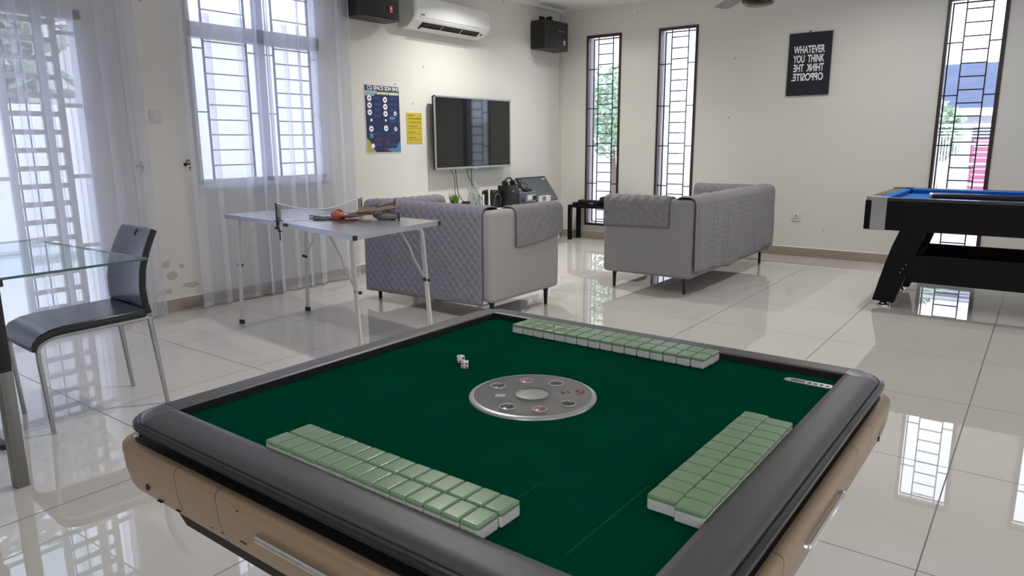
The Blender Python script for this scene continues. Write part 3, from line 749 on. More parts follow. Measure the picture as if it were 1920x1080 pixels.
def drape(t, name, label, path, s0, s1, fn, m, pat=(.075, .006, True), wr=(.006, 4), nu=90, nv=110, hem=None, seed=1, flip=1):
    """path: list of 2D pts (a,z) outward profile; s along the other axis; fn(s,a,z)->local xyz"""
    P = [Vector((p[0], p[1], 0)) for p in path]; P = arc(P, .05, 8)
    acc = [0]
    for a, b in zip(P, P[1:]): acc.append(acc[-1]+(b-a).length)
    Lt = acc[-1]
    def at(d):
        for i in range(len(P)-1):
            if d <= acc[i+1] or i == len(P)-2:
                k_ = (d-acc[i])/max(1e-9, acc[i+1]-acc[i]); p = P[i].lerp(P[i+1], k_); tg = (P[i+1]-P[i]).normalized(); return p, Vector((tg.y, -tg.x, 0))
    def f(u, v):
        s = s0+(s1-s0)*u
        L = Lt*(hem(u) if hem else 1)
        d = L*v
        p, n = at(d)
        fr = v**1.5
        h = quilt_h(s, d, *pat)+wr[0]*fr*(nz(s*wr[1], d*1.3, seed)+.5*nz(s*wr[1]*2.7, d*2, seed+4))
        h *= min(1, min(u, 1-u, 1-v)*40+.1)
        h = max(h, 0)+.012
        p = p-n*0
        q = p+n*h*flip
        return fn(s, q.x, q.y)
    bm = new(); gridsurf(bm, f, nu, nv)
    o = obj(name, bm, m, None, smooth=80, solid=.006); o.matrix_world = t.matrix_world
    o.location = t.location; o.rotation_euler = t.rotation_euler
    tag(o, label, 'sofa cover', 'quilted sofa covers')
    # bound edge
    pts = [f(0, k_/40) for k_ in range(41)]+[f(k_/40, 1) for k_ in range(1, 41)]+[f(1, 1-k_/40) for k_ in range(1, 41)]
    bm = new(); tube(bm, pts, .0042, 6); obj('piping', bm, 'piping', o)
    return o
# right sofa: back on +x, arms toward +-y
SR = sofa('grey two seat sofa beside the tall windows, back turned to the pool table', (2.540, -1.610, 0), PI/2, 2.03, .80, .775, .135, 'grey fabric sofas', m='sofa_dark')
W, D = 2.03, .80
drape(SR, 'quilted_sofa_cover', 'grey quilted cover falling in folds over the back of the right sofa', [(-.20, .46), (-.25, .775), (-.40, .775), (-.405, .15)], -W/2+.02, W/2-.01, lambda s, a, z: (s, a, z), 'quilt_pale', (.045, .005, False), (.055, 6), nu=260, nv=150, hem=lambda u: .95+.05*min(1, u*2.5)-.10*max(0, u-.3)*.6+.01*math.sin(u*20), seed=3)
drape(SR, 'quilted_sofa_cover', 'dark grey quilted cover over the near arm of the right sofa', [(-W/2+.125, .62), (-W/2+.12, .768), (-W/2, .768), (-W/2-.004, .535)], -.20, .385, lambda s, a, z: (a, s, z), 'quilt_grey', (.062, .012, True), (.010, 6), nu=110, nv=80, hem=lambda u: 1-.03*(1-u), seed=5)
drape(SR, 'quilted_sofa_cover', 'dark grey quilted cover over the far arm of the right sofa', [(W/2-.125, .45), (W/2-.12, .768), (W/2, .768), (W/2+.004, .6)][::1], -.22, .385, lambda s, a, z: (a, s, z), 'quilt_grey', (.062, .006, True), (.006, 6), nu=60, nv=60, seed=6, flip=-1)
# left sofa
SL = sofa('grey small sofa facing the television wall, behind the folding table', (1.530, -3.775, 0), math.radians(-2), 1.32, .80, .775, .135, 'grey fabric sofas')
W2 = 1.32
drape(SL, 'quilted_sofa_cover', 'lilac grey diamond quilted cover over the back of the left sofa', [(-.20, .46), (-.25, .778), (-.40, .778), (-.405, .085)], -W2/2+.03, W2/2-.075, lambda s, a, z: (s, a, z), 'quilt', (.050, .008, True), (.016, 3), nu=230, nv=190, hem=lambda u: 1.0-.03*u, seed=8)
drape(SL, 'quilted_sofa_cover', 'grey quilted cover over the right arm of the left sofa', [(W2/2-.125, .60), (W2/2-.12, .768), (W2/2, .768), (W2/2+.004, .50)], -.15, .41, lambda s, a, z: (a, s, z), 'quilt_pale', (.062, .006, True), (.008, 6), nu=60, nv=60, hem=lambda u: 1.0-.10*u*u, seed=9, flip=-1)
drape(SL, 'quilted_sofa_cover', 'grey quilted cover over the left arm of the left sofa', [(-W2/2+.125, .60), (-W2/2+.12, .768), (-W2/2, .768), (-W2/2-.004, .55)], -.30, .39, lambda s, a, z: (a, s, z), 'quilt', (.062, .006, True), (.008, 6), nu=60, nv=60, seed=11)

# ------------------------------------------------------------------ folding table with net and bats
FT = (1.483, -5.025, 0); FR = -.113; FL, FW_, FZ = 1.508, .594, .76
ft = thing('folding_table', 'silver topped folding table with white tubular legs in front of the curtain', 'table', FT, FR)
def leaf(x0, x1, zc):
    # zc: extra z at (x1, near), (x1, far)
    bm = new()
    def z(x, y): 
        k_ = max(0, x/(FL/2)); return FZ+k_*(zc[0]*(y < 0)+zc[1]*(y > 0))
    top = [(x0, -FW_/2), (x1, -FW_/2), (x1, FW_/2), (x0, FW_/2)]
    hexa(bm, [(x, y, z(x, y)-.022) for x, y in top]+[(x, y, z(x, y)) for x, y in top]); return bm
zz = (-.018, .012)
for x0, x1 in ((-FL/2, -.001), (.001, FL/2)):
    l = obj('table_leaf', leaf(x0, x1, zz), 'alu', ft, bev=.003, smooth=0)
    bm = new()
    for y in (-FW_/2, FW_/2):
        k0, k1 = max(0, x0)/(FL/2), max(0, x1)/(FL/2); dz = zz[0] if y < 0 else zz[1]; s = -1 if y < 0 else 1
        hexa(bm, [(x0, y, FZ-.026+k0*dz), (x1, y, FZ-.026+k1*dz), (x1, y+s*.006, FZ-.026+k1*dz), (x0, y+s*.006, FZ-.026+k0*dz), (x0, y, FZ+.002+k0*dz), (x1, y, FZ+.002+k1*dz), (x1, y+s*.006, FZ+.002+k1*dz), (x0, y+s*.006, FZ+.002+k0*dz)])
    xe = x0 if x0 < -.1 else x1; s = -1 if x0 < -.1 else 1; k_ = max(0, xe)/(FL/2)
    hexa(bm, [(xe, -FW_/2, FZ-.026+k_*zz[0]), (xe+s*.006, -FW_/2, FZ-.026+k_*zz[0]), (xe+s*.006, FW_/2, FZ-.026+k_*zz[1]), (xe, FW_/2, FZ-.026+k_*zz[1]), (xe, -FW_/2, FZ+.002+k_*zz[0]), (xe+s*.006, -FW_/2, FZ+.002+k_*zz[0]), (xe+s*.006, FW_/2, FZ+.002+k_*zz[1]), (xe, FW_/2, FZ+.002+k_*zz[1])])
    obj('edge_strip', bm, 'alu_edge', l, smooth=0)
for sx in (-1, 1):
    for sy in (-1, 1):
        k_ = max(0, sx); dz = k_*(zz[0] if sy < 0 else zz[1])
        bm = new(); box(bm, sx*(FL/2-.012), sx*(FL/2+.009), sy*(FW_/2-.012), sy*(FW_/2+.009), FZ-.028+dz, FZ-.001+dz, bev=.003); obj('corner_cap', bm, 'black_metal' if sx > 0 else 'white_metal', ft)
bm = new(); box(bm, .03, .075, -FW_/2-.012, -FW_/2-.004, FZ-.022, FZ-.004, bev=.002); obj('latch', bm, 'black_metal', ft)
FH = FW_/2-.05
for sx in (-1, 1):
    xt, xf = sx*(FL/2-.10), sx*(FL/2-.045)
    for dx in (0,):
        for sy in (-1, 1):
            # double tube leg, bent over under the table top
            bm = new()
            for off in (-.009, .009):
                p = arc([(xt, sy*.02, FZ-.035), (xt, sy*FH+0*off, FZ-.035), (xt+off, sy*(FH+.004), FZ-.10), (xf+off, sy*(FH+.010), .02)], .05, 6)
                tube(bm, p, .0085, 8)
            lg = obj('leg', bm, 'white_metal', ft)
            bm = new(); box(bm, xf-.020, xf+.020, sy*(FH+.010)-.013, sy*(FH+.010)+.013, 0, .030, bev=.004); obj('rubber_foot', bm, 'black_metal', lg)
            zj = .40; xm = xt+(xf-xt)*.52
            bm = new(); tube(bm, arc([(xm-sx*.010, sy*FH, zj+.02), (xm-sx*.12, sy*FH, zj+.14), (xm-sx*.15, sy*FH, zj+.20), (xm-sx*.27, sy*FH, FZ-.03)], .02, 4), .007, 6); br = obj('brace', bm, 'white_metal', ft)
            bm = new(); bmesh.ops.create_icosphere(bm, subdivisions=2, radius=.014, matrix=Matrix.Translation((xm-sx*.012, sy*(FH), zj+.015))); bmesh.ops.create_icosphere(bm, subdivisions=2, radius=.011, matrix=Matrix.Translation((xm+sx*.024, sy*(FH), zj+.015))); obj('brace_knob', bm, 'black_metal', br)
ftm = Matrix.Translation(FT) @ Matrix.Rotation(FR, 4, 'Z')
# net: post with clamp at the near edge, sagging net across, post at the far edge
nt_ = thing('table_tennis_net', 'grey table tennis net with white tape clamped across the folding table', 'net', ftm @ Vector((-.035, 0, FZ)), FR)
for sy in (-1, 1):
    bm = new(); box(bm, -.004, .004, sy*(FW_/2+.012)-.004, sy*(FW_/2+.012)+.004, -.04, .115); box(bm, -.018, .018, sy*(FW_/2+.012)-.030 if sy > 0 else -FW_/2-.020, sy*(FW_/2+.012)+.008 if sy > 0 else -FW_/2+.018, .003, .010)
    box(bm, -.014, .014, sy*(FW_/2+.012)-.010, sy*(FW_/2+.012)+.008, -.045, -.030)
    tube(bm, [(0, sy*(FW_/2-.002), -.045), (0, sy*(FW_/2-.002), -.115)], .004, 8); tube(bm, [(-.022, sy*(FW_/2-.002), -.058), (.022, sy*(FW_/2-.002), -.058)], .004, 8)
    obj('clamp_post', bm, 'black_metal', nt_)
def netf(u, v):
    y = (u-.5)*(FW_+.024); sag = .058*math.sin(PI*u)
    return (.004*math.sin(u*14)*v, y, .012+v*(.100-sag))
bm = new(); gridsurf(bm, netf, 30, 4); obj('net_mesh', bm, 'netclear', nt_)
bm = new(); tube(bm, [netf(k_/20, 1.02) for k_ in range(21)], .0035, 6); tube(bm, [netf(k_/20, -.05) for k_ in range(21)], .0035, 6); obj('net_tape', bm, 'net_tape', nt_)
for u0 in (0, .955):
    bm = new(); gridsurf(bm, lambda u, v: netf(u0+u*.045, v), 4, 4); obj('end_band', bm, 'net', nt_, solid=.003)
# bats
def bat(label, u, v, rz, z, m1, m2, tilt=0, roll=0):
    p = ftm @ Vector((u, v, FZ+z)); t = thing('table_tennis_bat', label, 'bat', p, rz+FR, 'table tennis bats on the folding table'); t.rotation_euler = (roll, tilt, rz+FR)
    prof = [(math.cos(a)*.078, math.sin(a)*.074) for a in [2*PI*k_/36 for k_ in range(36)]]
    bm = new(); prism(bm, prof, lambda a, b, tt: (a, b, tt), .004, .009); obj('blade', bm, 'wood', t)
    bm = new(); prism(bm, prof, lambda a, b, tt: (a*.97-.002, b*.97, tt), .009, .0125); obj('rubber', bm, m1, t)
    bm = new(); prism(bm, prof, lambda a, b, tt: (a*.97-.002, b*.97, tt), .0005, .004); obj('rubber', bm, m2, t)
    bm = new(); prism(bm, [(.065, -.013), (.10, -.012), (.165, -.014), (.170, -.010), (.170, .010), (.165, .014), (.10, .012), (.065, .013)], lambda a, b, tt: (a, b, tt), -.003, .018); obj('handle', bm, 'wood', t, bev=.003)
    return t
bat('dark green table tennis bat lying flat next to the net', .09, -.05, PI*1.0, .001, 'bat_green', 'pip', .0)
bat('table tennis bat with dark rubber at the bottom of the pile', .32, -.03, .35, 0.0, 'maroon', 'pip')
bat('table tennis bat with wooden handle leaning on top of the pile', .31, .03, .55, .034, 'maroon', 'maroon', -.12, .10)
bat('table tennis bat tilted up at the back of the pile', .34, .10, .75, .062, 'pip', 'maroon', -.25, .18)
# orange ball-like cover
p = ftm @ Vector((.215, -.04, FZ+.001)); t = thing('orange_ball_pouch', 'orange pouch on the folding table at the left of the pile of bats', 'pouch', p)
bm = new(); blob(bm, (0, 0, .032), .048, .036, .031, 3, .25, 3); obj('body', bm, 'orange', t, smooth=80)
bm = new(); tube(bm, [(-.02, 0, .062), (.0, .008, .068), (.03, .01, .058)], .004, 6); obj('drawstring', bm, 'maroon', t)
p = ftm @ Vector((.43, .11, FZ+.002)); t = thing('spare_net_set', 'rolled spare net with slim posts lying at the right end of the pile of bats', 'net', p, .5)
bm = new()
for k_ in range(4): tube(bm, [(-.13, -.02+k_*.014, .052+.008*k_), (.0, -.015+k_*.014, .066+.008*(k_ % 2)), (.12, -.01+k_*.012, .085+.004*k_)], .007, 8)
obj('rolled_net', bm, 'wood', t)
bm = new(); tube(bm, [(.09, .0, .07), (.10, 0, .135)], .004, 8); tube(bm, [(.125, -.02, .0), (.125, -.02, .055)], .006, 8); obj('post', bm, 'black_metal', t)
bm = new(); blob(bm, (.03, .03, .035), .09, .045, .034, 9, .3, 2); obj('bag', bm, 'net', t, smooth=80)

# ------------------------------------------------------------------ television, posters
tv = thing('television', 'wall mounted flat television with black screen and silver frame', 'television', (.002, -1.835, 1.318), 0)
bm = new(); box(bm, .055, .095, -.632, .632, -.366, .366, bev=.005); obj('housing', bm, 'matte_black', tv)
bm = new(); box(bm, .0952, .0962, -.618, .618, -.345, .352); obj('screen', bm, 'tvscreen', tv, smooth=0)
bm = new(); box(bm, .085, .099, -.640, .640, -.374, -.352); box(bm, .085, .0975, -.640, .640, .354, .372); box(bm, .085, .0975, -.640, -.622, -.374, .372); box(bm, .085, .0975, .622, .640, -.374, .372); obj('bezel', bm, 'silver', tv, smooth=0, bev=.002)
bm = new(); box(bm, .09, .100, -.03, .03, -.385, -.372, bev=.003); obj('sensor_bar', bm, 'silver', tv)
bm = new(); box(bm, 0, .056, -.2, .2, -.15, .15); obj('wall_bracket', bm, 'black_metal', tv)
for i, (ya, yb, sag, xb) in enumerate(((-2.20, -2.085, .02, .1), (-2.15, -1.88, -.10, .12), (-1.93, -1.66, .01, .1), (-1.855, -1.86, .0, .1))):
    pts = []
    for k_ in range(15):
        v = k_/14; pts.append((.05+.02*math.sin(v*5+i)+xb*v*.4, ya+(yb-ya)*v**1.6+.015*math.sin(v*7+i*2), .95-(.95-.54)*v+sag*math.sin(PI*v)))
    bm = new(); tube(bm, pts, .0050, 6)
    tag(obj('television_cable', bm, 'cable'), ['dark cable hanging from the television, leftmost of the four', 'cable sagging from the television to the middle of the console, second of the four', 'cable slanting right below the television, third of the four', 'cable hanging straight down below the middle of the television'][i], 'cable', 'cables under the television')
# blue poster
po = thing('blue_poster', 'blue information poster headed CO SPACE SDN BHD left of the television', 'poster', (0, -3.303, 1.134))
PW, PH = .435, .612
bm = new(); box(bm, .001, .004, -.008, PW+.008, -.008, PH+.008); obj('sheet', bm, 'white_pl', po, smooth=0)
def prect(nm, m, rects, x=.0045, t=.0006):
    bm = new()
    for y0, y1, z0, z1 in rects: box(bm, x-t, x+t, y0*PW, y1*PW, z0*PH, z1*PH)
    return obj(nm, bm, m, po, smooth=0)
prect('background', 'poster_blue', [(0, 1, 0, 1)])
prect('title_band', 'poster_dark', [(.0, 1, .925, 1)], .0051)
prect('subtitle_band', 'poster_olive', [(.33, 1, .865, .915)], .0051)
prect('picture_band', 'poster_sky', [(0, .33, .875, .925)], .0051); prect('lime_band', 'poster_lime', [(0, .26, .845, .875)], .0051)
rects = []
for r_ in range(9):
    for c_ in (0, 1):
        if random.random() < .9: rects.append((.23+c_*.46, .42+c_*.46+random.uniform(-.04, .06), .80-r_*.088, .835-r_*.088))
prect('printed_entries', 'poster_royal', rects, .0051)
for q_ in [(.22, .46, .16, .20), (.55, .66, .10, .19), (.48, .60, .02, .07)]: prect('printed_block', 'poster_maroon', [q_], .0052)
for q_ in [(.68, .85, .50, .54), (.62, .98, .02, .06)]: prect('printed_block', 'poster_teal', [q_], .0052)
rows = [(.115, .81, .062), (.115, .705, .062), (.115, .60, .062), (.14, .355, .062), (.57, .795, .062), (.57, .690, .062), (.57, .585, .062), (.57, .365, .062), (.86, .595, .045), (.86, .355, .045), (.15, .485, .03), (.57, .485, .025), (.17, .10, .05)]
bm = new()
for a, b, r in rows: lathe(bm, [(0, .0003), (r*PW, .0003), (r*PW, -.0003), (0, -.0003)], c=(.0056, a*PW, b*PH), n=22, mtx=Matrix.Rotation(PI/2, 4, 'Y'))
obj('round_logo', bm, 'white_ink', po, smooth=0)
bm = new()
for a, b, r in rows[:10]: box(bm, .0058, .0064, (a-.022)*PW, (a+.022)*PW, (b-.012)*PH, (b+.012)*PH)
obj('logo_mark', bm, 'poster_royal', po, smooth=0)
bm = new(); lathe(bm, [(0, .0003), (.055*PW, .0003), (.055*PW, -.0003), (0, -.0003)], c=(.0056, .14*PW, .255*PH), n=22, mtx=Matrix.Rotation(PI/2, 4, 'Y')); obj('round_logo', bm, 'poster_teal', po, smooth=0)
bm = new(); prism(bm, [(0, 0), (.28, 0), (.14, .08), (.10, .16), (0, .22)], lambda a, b, t_: (t_, a*PW, b*PH), .0046, .0052); obj('corner_flash', bm, 'poster_lime', po, smooth=0)
bm = new(); prism(bm, [(1, 0), (.66, 0), (.86, .05), (.92, .13), (1, .18)], lambda a, b, t_: (t_, a*PW, b*PH), .0046, .0054); obj('corner_flash', bm, 'poster_teal', po, smooth=0)
RA = (PI/2, 0, PI/2)
text('title_text', 'CO SPACE SDN BHD', .048, 'white_ink', po, (.0056, .025, .573), RA, .93, 1, bold=.0012)
prect('subtitle_text', 'white_ink', [(.36, .44, .882, .897), (.46, .58, .882, .897), (.60, .66, .882, .897), (.70, .95, .882, .897)], .0056)
# yellow notice
yn = thing('yellow_notice', 'yellow paper notice with lines of small print between poster and television', 'notice', (0, -2.776, 1.21), 0)
bm = new(); box(bm, .001, .003, 0, .216, 0, .300); obj('sheet', bm, 'yellow', yn, smooth=0)
bm = new()
for z, a, b, h in ((.275, .02, .10, .009), (.245, .03, .20, .010), (.212, .03, .20, .004), (.203, .03, .20, .004), (.172, .02, .15, .008), (.154, .03, .20, .004), (.144, .03, .08, .004), (.115, .02, .12, .008), (.098, .03, .19, .004), (.088, .03, .05, .004), (.060, .02, .13, .008), (.040, .03, .19, .004), (.030, .03, .05, .004)):
    y = a
    while y < b:
        l_ = random.uniform(.008, .03); box(bm, .0029, .0034, y, min(b, y+l_), z-h/2, z+h/2); y += l_+.004
obj('small_print', bm, 'olive_ink', yn, smooth=0)
# black quote poster
qp = thing('quote_poster', 'black poster with white lettering WHATEVER YOU THINK THINK THE OPPOSITE', 'poster', (2.822, 0, 1.675), 0)
bm = new(); box(bm, 0, .418, -.022, -.004, 0, .618, bev=.001); obj('canvas', bm, 'canvas_black', qp, smooth=0)
RB = (PI/2, 0, 0)
def ql(s, z, x0, x1, flip):
    o = text('quote_line', s, .1, 'white_ink', qp, (0, -.0225, z), RB, 1, 1, bold=.0025)
    xs = [v.co.x for v in o.data.vertices]; ys = [v.co.y for v in o.data.vertices if v.co.y >= -.001]
    a, b = min(xs), max(xs); hh = .072/(max(ys))
    for v in o.data.vertices:
        k_ = (v.co.x-a)/(b-a); v.co.x = (x1-(x1-x0)*k_) if flip else (x0+(x1-x0)*k_); v.co.y *= hh
    if flip: o.data.flip_normals()
ql('WHATEVER', .418, .052, .356, False)
ql('YOU  THINK', .328, .052, .356, False)
ql('THINK  THE', .238, .060, .356, True)
ql('OPPOSITE.', .148, .046, .356, True)
bm = new(); lathe(bm, [(0, 0), (.008, 0), (.006, .012), (0, .014)], c=(.20, -.003, .630), n=12, mtx=Matrix.Rotation(PI/2, 4, 'X')); obj('hanging_nail', bm, 'black_metal', qp)

# ------------------------------------------------------------------ air conditioner
ac = thing('air_conditioner', 'white split air conditioner high on the wall above the television', 'air conditioner', (0, -2.27, 2.285))
prof = [(0, .02), (.03, 0), (.12, .012), (.185, .060), (.215, .095), (.222, .14), (.215, .25), (.19, .285), (.14, .30), (0, .30)]
bm = new(); prism(bm, prof, lambda a, b, t: (a, t, b), -.545, .545); obj('housing', bm, 'white_pl', ac, bev=.004)
for sy in (-1, 1):
    bm = new(); prism(bm, [(a*1.01, b) for a, b in prof], lambda a, b, t: (a, t, b), sy*.545 if sy > 0 else -.575, .575 if sy > 0 else -.545); obj('end_cap', bm, 'white_pl2', ac, bev=.004)
bm = new(); prism(bm, [(.2155, .100), (.2235, .142), (.2170, .250), (.200, .278), (.2050, .280), (.2225, .252), (.2285, .142), (.2200, .098)], lambda a, b, t: (a, t, b), -.55, .55); obj('front_panel', bm, 'white_pl', ac, smooth=50)
def acp(a, y, off):   # point on the sloped underside between (.12,.012) and (.185,.060)
    return (.115+a*.07+off*.59, y, .0085+a*.052-off*.8)
bm = new(); hexa(bm, [acp(0, -.43, .003), acp(0, .43, .003), acp(1, .43, .003), acp(1, -.43, .003), acp(0, -.43, -.004), acp(0, .43, -.004), acp(1, .43, -.004), acp(1, -.43, -.004)]); obj('air_outlet', bm, 'vent', ac, smooth=0)
bm = new()
for y in (-.14, .15): hexa(bm, [acp(.0, y, .006), acp(.0, y+.008, .006), acp(.9, y+.008, .006), acp(.9, y, .006), acp(0, y, -.002), acp(0, y+.008, -.002), acp(.9, y+.008, -.002), acp(.9, y, -.002)])
hexa(bm, [acp(.02, -.42, .010), acp(.02, .42, .010), acp(.38, .42, .018), acp(.38, -.42, .018), acp(.02, -.42, .007), acp(.02, .42, .007), acp(.38, .42, .015), acp(.38, -.42, .015)])
obj('louvre', bm, 'white_pl2', ac, smooth=0)
bm = new()
for k_ in range(4): box(bm, .2225, .2295, -.49+k_*.014, -.48+k_*.014, .113, .122)
obj('brand_badge', bm, 'aframe', ac, smooth=0)
bm = new(); hexa(bm, [acp(.5, .47, .003), acp(.5, .49, .003), acp(.8, .49, .003), acp(.8, .47, .003), acp(.5, .47, -.002), acp(.5, .49, -.002), acp(.8, .49, -.002), acp(.8, .47, -.002)]); obj('indicator_window', bm, 'vent', ac, smooth=0)

# ------------------------------------------------------------------ speakers
def speaker(y, label):
    t = thing('wall_speaker', label, 'speaker', (0, y, 2.30), 0, 'black wall speakers')
    w_ = .25
    bm = new(); prism(bm, [(.02, -w_), (.215, -w_), (.245, -w_+.05), (.245, w_-.05), (.215, w_), (.02, w_)], lambda a, b, tt: (a, b, tt), 0, .32); obj('cabinet', bm, 'speaker', t, bev=.004)
    arcp = [(.205+.055*math.sin(PI*k_/14)**.6 if 0 < k_ < 14 else .205, -w_+.012+(2*w_-.024)*k_/14) for k_ in range(15)]
    bm = new(); prism(bm, [(.20, -w_+.012)]+arcp+[(.20, w_-.012)], lambda a, b, tt: (a, b, tt), .012, .308); obj('grille', bm, 'grillecloth', t, smooth=50)
    bm = new(); box(bm, .2580, .2620, .085, .125, .055, .115); b = obj('red_badge', bm, 'red_badge', t, smooth=0)
    bm = new(); box(bm, .2610, .2630, .094, .116, .085, .102); box(bm, .2610, .2630, .094, .116, .066, .071); obj('badge_mark', bm, 'white_ink', b, smooth=0)
    bm = new(); box(bm, .2585, .2610, -.03, .10, .205, .211); obj('trim_line', bm, 'silver', t, smooth=0)
    bm = new(); box(bm, 0, .02, -.06, .06, .08, .26); box(bm, .0, .13, -.02, .02, .325, .345); box(bm, .0, .012, -.06, .06, .27, .40); tube(bm, [(.06, -.05, .345), (.06, .05, .345)], .02, 10); box(bm, .03, .10, .05, .085, .32, .40); obj('bracket', bm, 'black_metal', t, bev=.003)
    return t
speaker(-3.285, 'black wall speaker with red badge left of the air conditioner')
speaker(-.42, 'black wall speaker with red badge in the room corner')

# ------------------------------------------------------------------ tv console and clutter
cs = thing('media_console', 'low white media console under the television, mostly hidden by the sofa', 'console', (.03, -1.60, 0))
bm = new(); box(bm, 0, .46, -1.15, .87, .48, .52); obj('top', bm, 'white_pl', cs, bev=.003)
bm = new(); box(bm, .0, .44, -1.13, .85, .06, .48); obj('body', bm, 'white_pl2', cs)
for k_ in range(3):
    bm = new(); box(bm, .44, .456, -1.12+k_*.66, -.465+k_*.66, .08, .47, bev=.002); d = obj('door', bm, 'white_pl', cs)
    bm = new(); tube(bm, [(.47, -.79+k_*.66-.05, .40), (.47, -.79+k_*.66+.05, .40)], .005, 8); box(bm, .455, .470, -.79+k_*.66-.004, -.79+k_*.66+.004, .396, .404); obj('handle', bm, 'chrome', d)
bm = new(); box(bm, .03, .40, -1.08, .80, 0, .06); obj('plinth', bm, 'matte_black', cs)
ZC = .52
# grass plant
pt = thing('potted_grass_plant', 'small green grass plant in a dark pot behind the left sofa', 'plant', (.25, -2.37, ZC))
bm = new(); lathe(bm, [(0, 0), (.045, 0), (.062, .085), (.055, .085), (.05, .075), (0, .075)], n=24); obj('pot', bm, 'gloss_black', pt)
bm = new()
for k_ in range(110):
    a = random.uniform(0, 2*PI); r = random.uniform(.0, .045); ln = random.uniform(.08, .13); b = random.uniform(.2, .6)
    x, y = r*math.cos(a), r*math.sin(a); dx, dy = math.cos(a)*b*ln, math.sin(a)*b*ln
    p0 = Vector((x, y, .07)); p1 = Vector((x+dx*.4, y+dy*.4, .07+ln*.6)); p2 = Vector((x+dx, y+dy, .07+ln)); s_ = Vector((-math.sin(a), math.cos(a), 0))*.003
    v = [bm.verts.new(q_) for q_ in (p0-s_, p0+s_, p1+s_, p1-s_, p2)]; bm.faces.new(v[:4]); bm.faces.new((v[3], v[2], v[4]))
g_ = obj('grass', bm, 'leaf', pt, smooth=0); g_['kind'] = 'stuff'
# small black box
t = tag(obj('webcam', box(new(), -.03, .03, -.045, .045, 0, .095, bev=.01), 'matte_black', loc=(.26, -2.20, ZC)), 'small black gadget between grass plant and glass vase', 'gadget')
# glass vase with white twigs
vz = thing('glass_vase', 'clear glass vase with pale twigs under the television', 'vase', (.25, -2.06, ZC))
bm = new(); lathe(bm, [(.0, 0), (.06, 0), (.075, .05), (.06, .15), (.045, .20), (.060, .235), (.058, .235), (.042, .20), (.057, .15), (.071, .05), (.057, .004), (0, .004)], n=28); obj('vessel', bm, 'clear', vz)
bm = new()
for k_ in range(7):
    a = k_*.9; tube(bm, [(0, 0, .02), (.03*math.cos(a), .05*math.sin(a), .17), (.06*math.cos(a+.3), -.0+.07*math.sin(a), .24+.02*(k_ % 3))], .0035, 5)
obj('twigs', bm, 'white_pl2', vz)
for y, h_, lab in ((-1.985, .155, 'white upright stick ornament beside the glass vase, the left one'), (-1.885, .20, 'white upright stick ornament beside the black bag, the right one')):
    bm = new(); lathe(bm, [(0, 0), (.022, 0), (.022, .008), (.010, .014), (.010, h_), (0, h_+.004)], n=16); tag(obj('white_candle', bm, 'white_pl', loc=(.32, y, ZC)), lab, 'candle', 'white sticks on the console')
t = thing('plastic_jar', 'clear plastic jar between the two white sticks', 'jar', (.17, -1.93, ZC))
bm = new(); lathe(bm, [(0, 0), (.045, 0), (.05, .01), (.05, .13), (.04, .15), (.038, .15), (.047, .128), (.047, .012), (0, .004)], n=24); obj('vessel', bm, 'clear', t)
bm = new(); lathe(bm, [(0, .15), (.042, .15), (.042, .168), (0, .168)], n=24); obj('lid', bm, 'white_pl2', t)
t = thing('black_bag', 'black soft bag standing on the console behind the left sofa', 'bag', (.27, -1.79, ZC))
bm = new(); box(bm, -.09, .09, -.065, .075, 0, .19, bev=.03, seg=3); obj('body', bm, 'matte_black', t)
bm = new(); tube(bm, arc([(.092, -.06, .03), (.10, -.06, .13), (.10, 0, .165), (.10, .05, .12), (.092, .05, .03)], .04), .005, 6); obj('strap', bm, 'cable', t)
t = thing('black_subwoofer', 'black cube speaker on the console beside the silver gadgets', 'speaker', (.36, -1.63, ZC))
bm = new(); box(bm, -.06, .08, -.08, .12, 0, .235, bev=.006); obj('cabinet', bm, 'speaker', t)
bm = new(); lathe(bm, [(0, 0), (.010, 0), (.010, .003), (0, .003)], c=(.08, .02, .175), n=12, mtx=Matrix.Rotation(PI/2, 4, 'Y')); obj('knob', bm, 'silver', t)
# pile of headphones and leads
t = thing('headphones', 'black over ear headphones on top of the pile on the console', 'headphones', (.36, -1.585, ZC+.258))
bm = new(); tube(bm, [(.0, .075*math.cos(a), .075*math.sin(a)*.75) for a in [PI*k_/14 for k_ in range(15)]], .008, 8); obj('headband', bm, 'matte_black', t)
for s in (-1, 1):
    bm = new(); lathe(bm, [(0, -.018), (.033, -.018), (.036, 0), (.030, .016), (0, .018)], c=(0, s*.07, .0), n=20, mtx=Matrix.Rotation(PI/2, 4, 'X')); obj('ear_cup', bm, 'matte_black', t)
t = thing('coiled_lead', 'dark coiled leads heaped on the silver gadget', 'cable', (.30, -1.36, ZC+.185))
bm = new()
for k_ in range(5):
    r = .03+.008*k_; tube(bm, [(r*math.cos(2*PI*j/20)*.7+.01*k_, r*math.sin(2*PI*j/20)-.02*k_+.03, .01+.012*k_+.012*math.sin(4*PI*j/20)) for j in range(20)], .0065, 6, closed=True)
obj('loops', bm, 'matte_black', t)
bm = new(); tube(bm, [(0, .06+.024*math.cos(2*PI*j/16), .085+.026*math.sin(2*PI*j/16)) for j in range(16)], .004, 6, closed=True); tube(bm, [(0, .085, .06), (.01, .15, .05), (.02, .2, .02)], .004, 6); obj('loose_end', bm, 'matte_black', t)
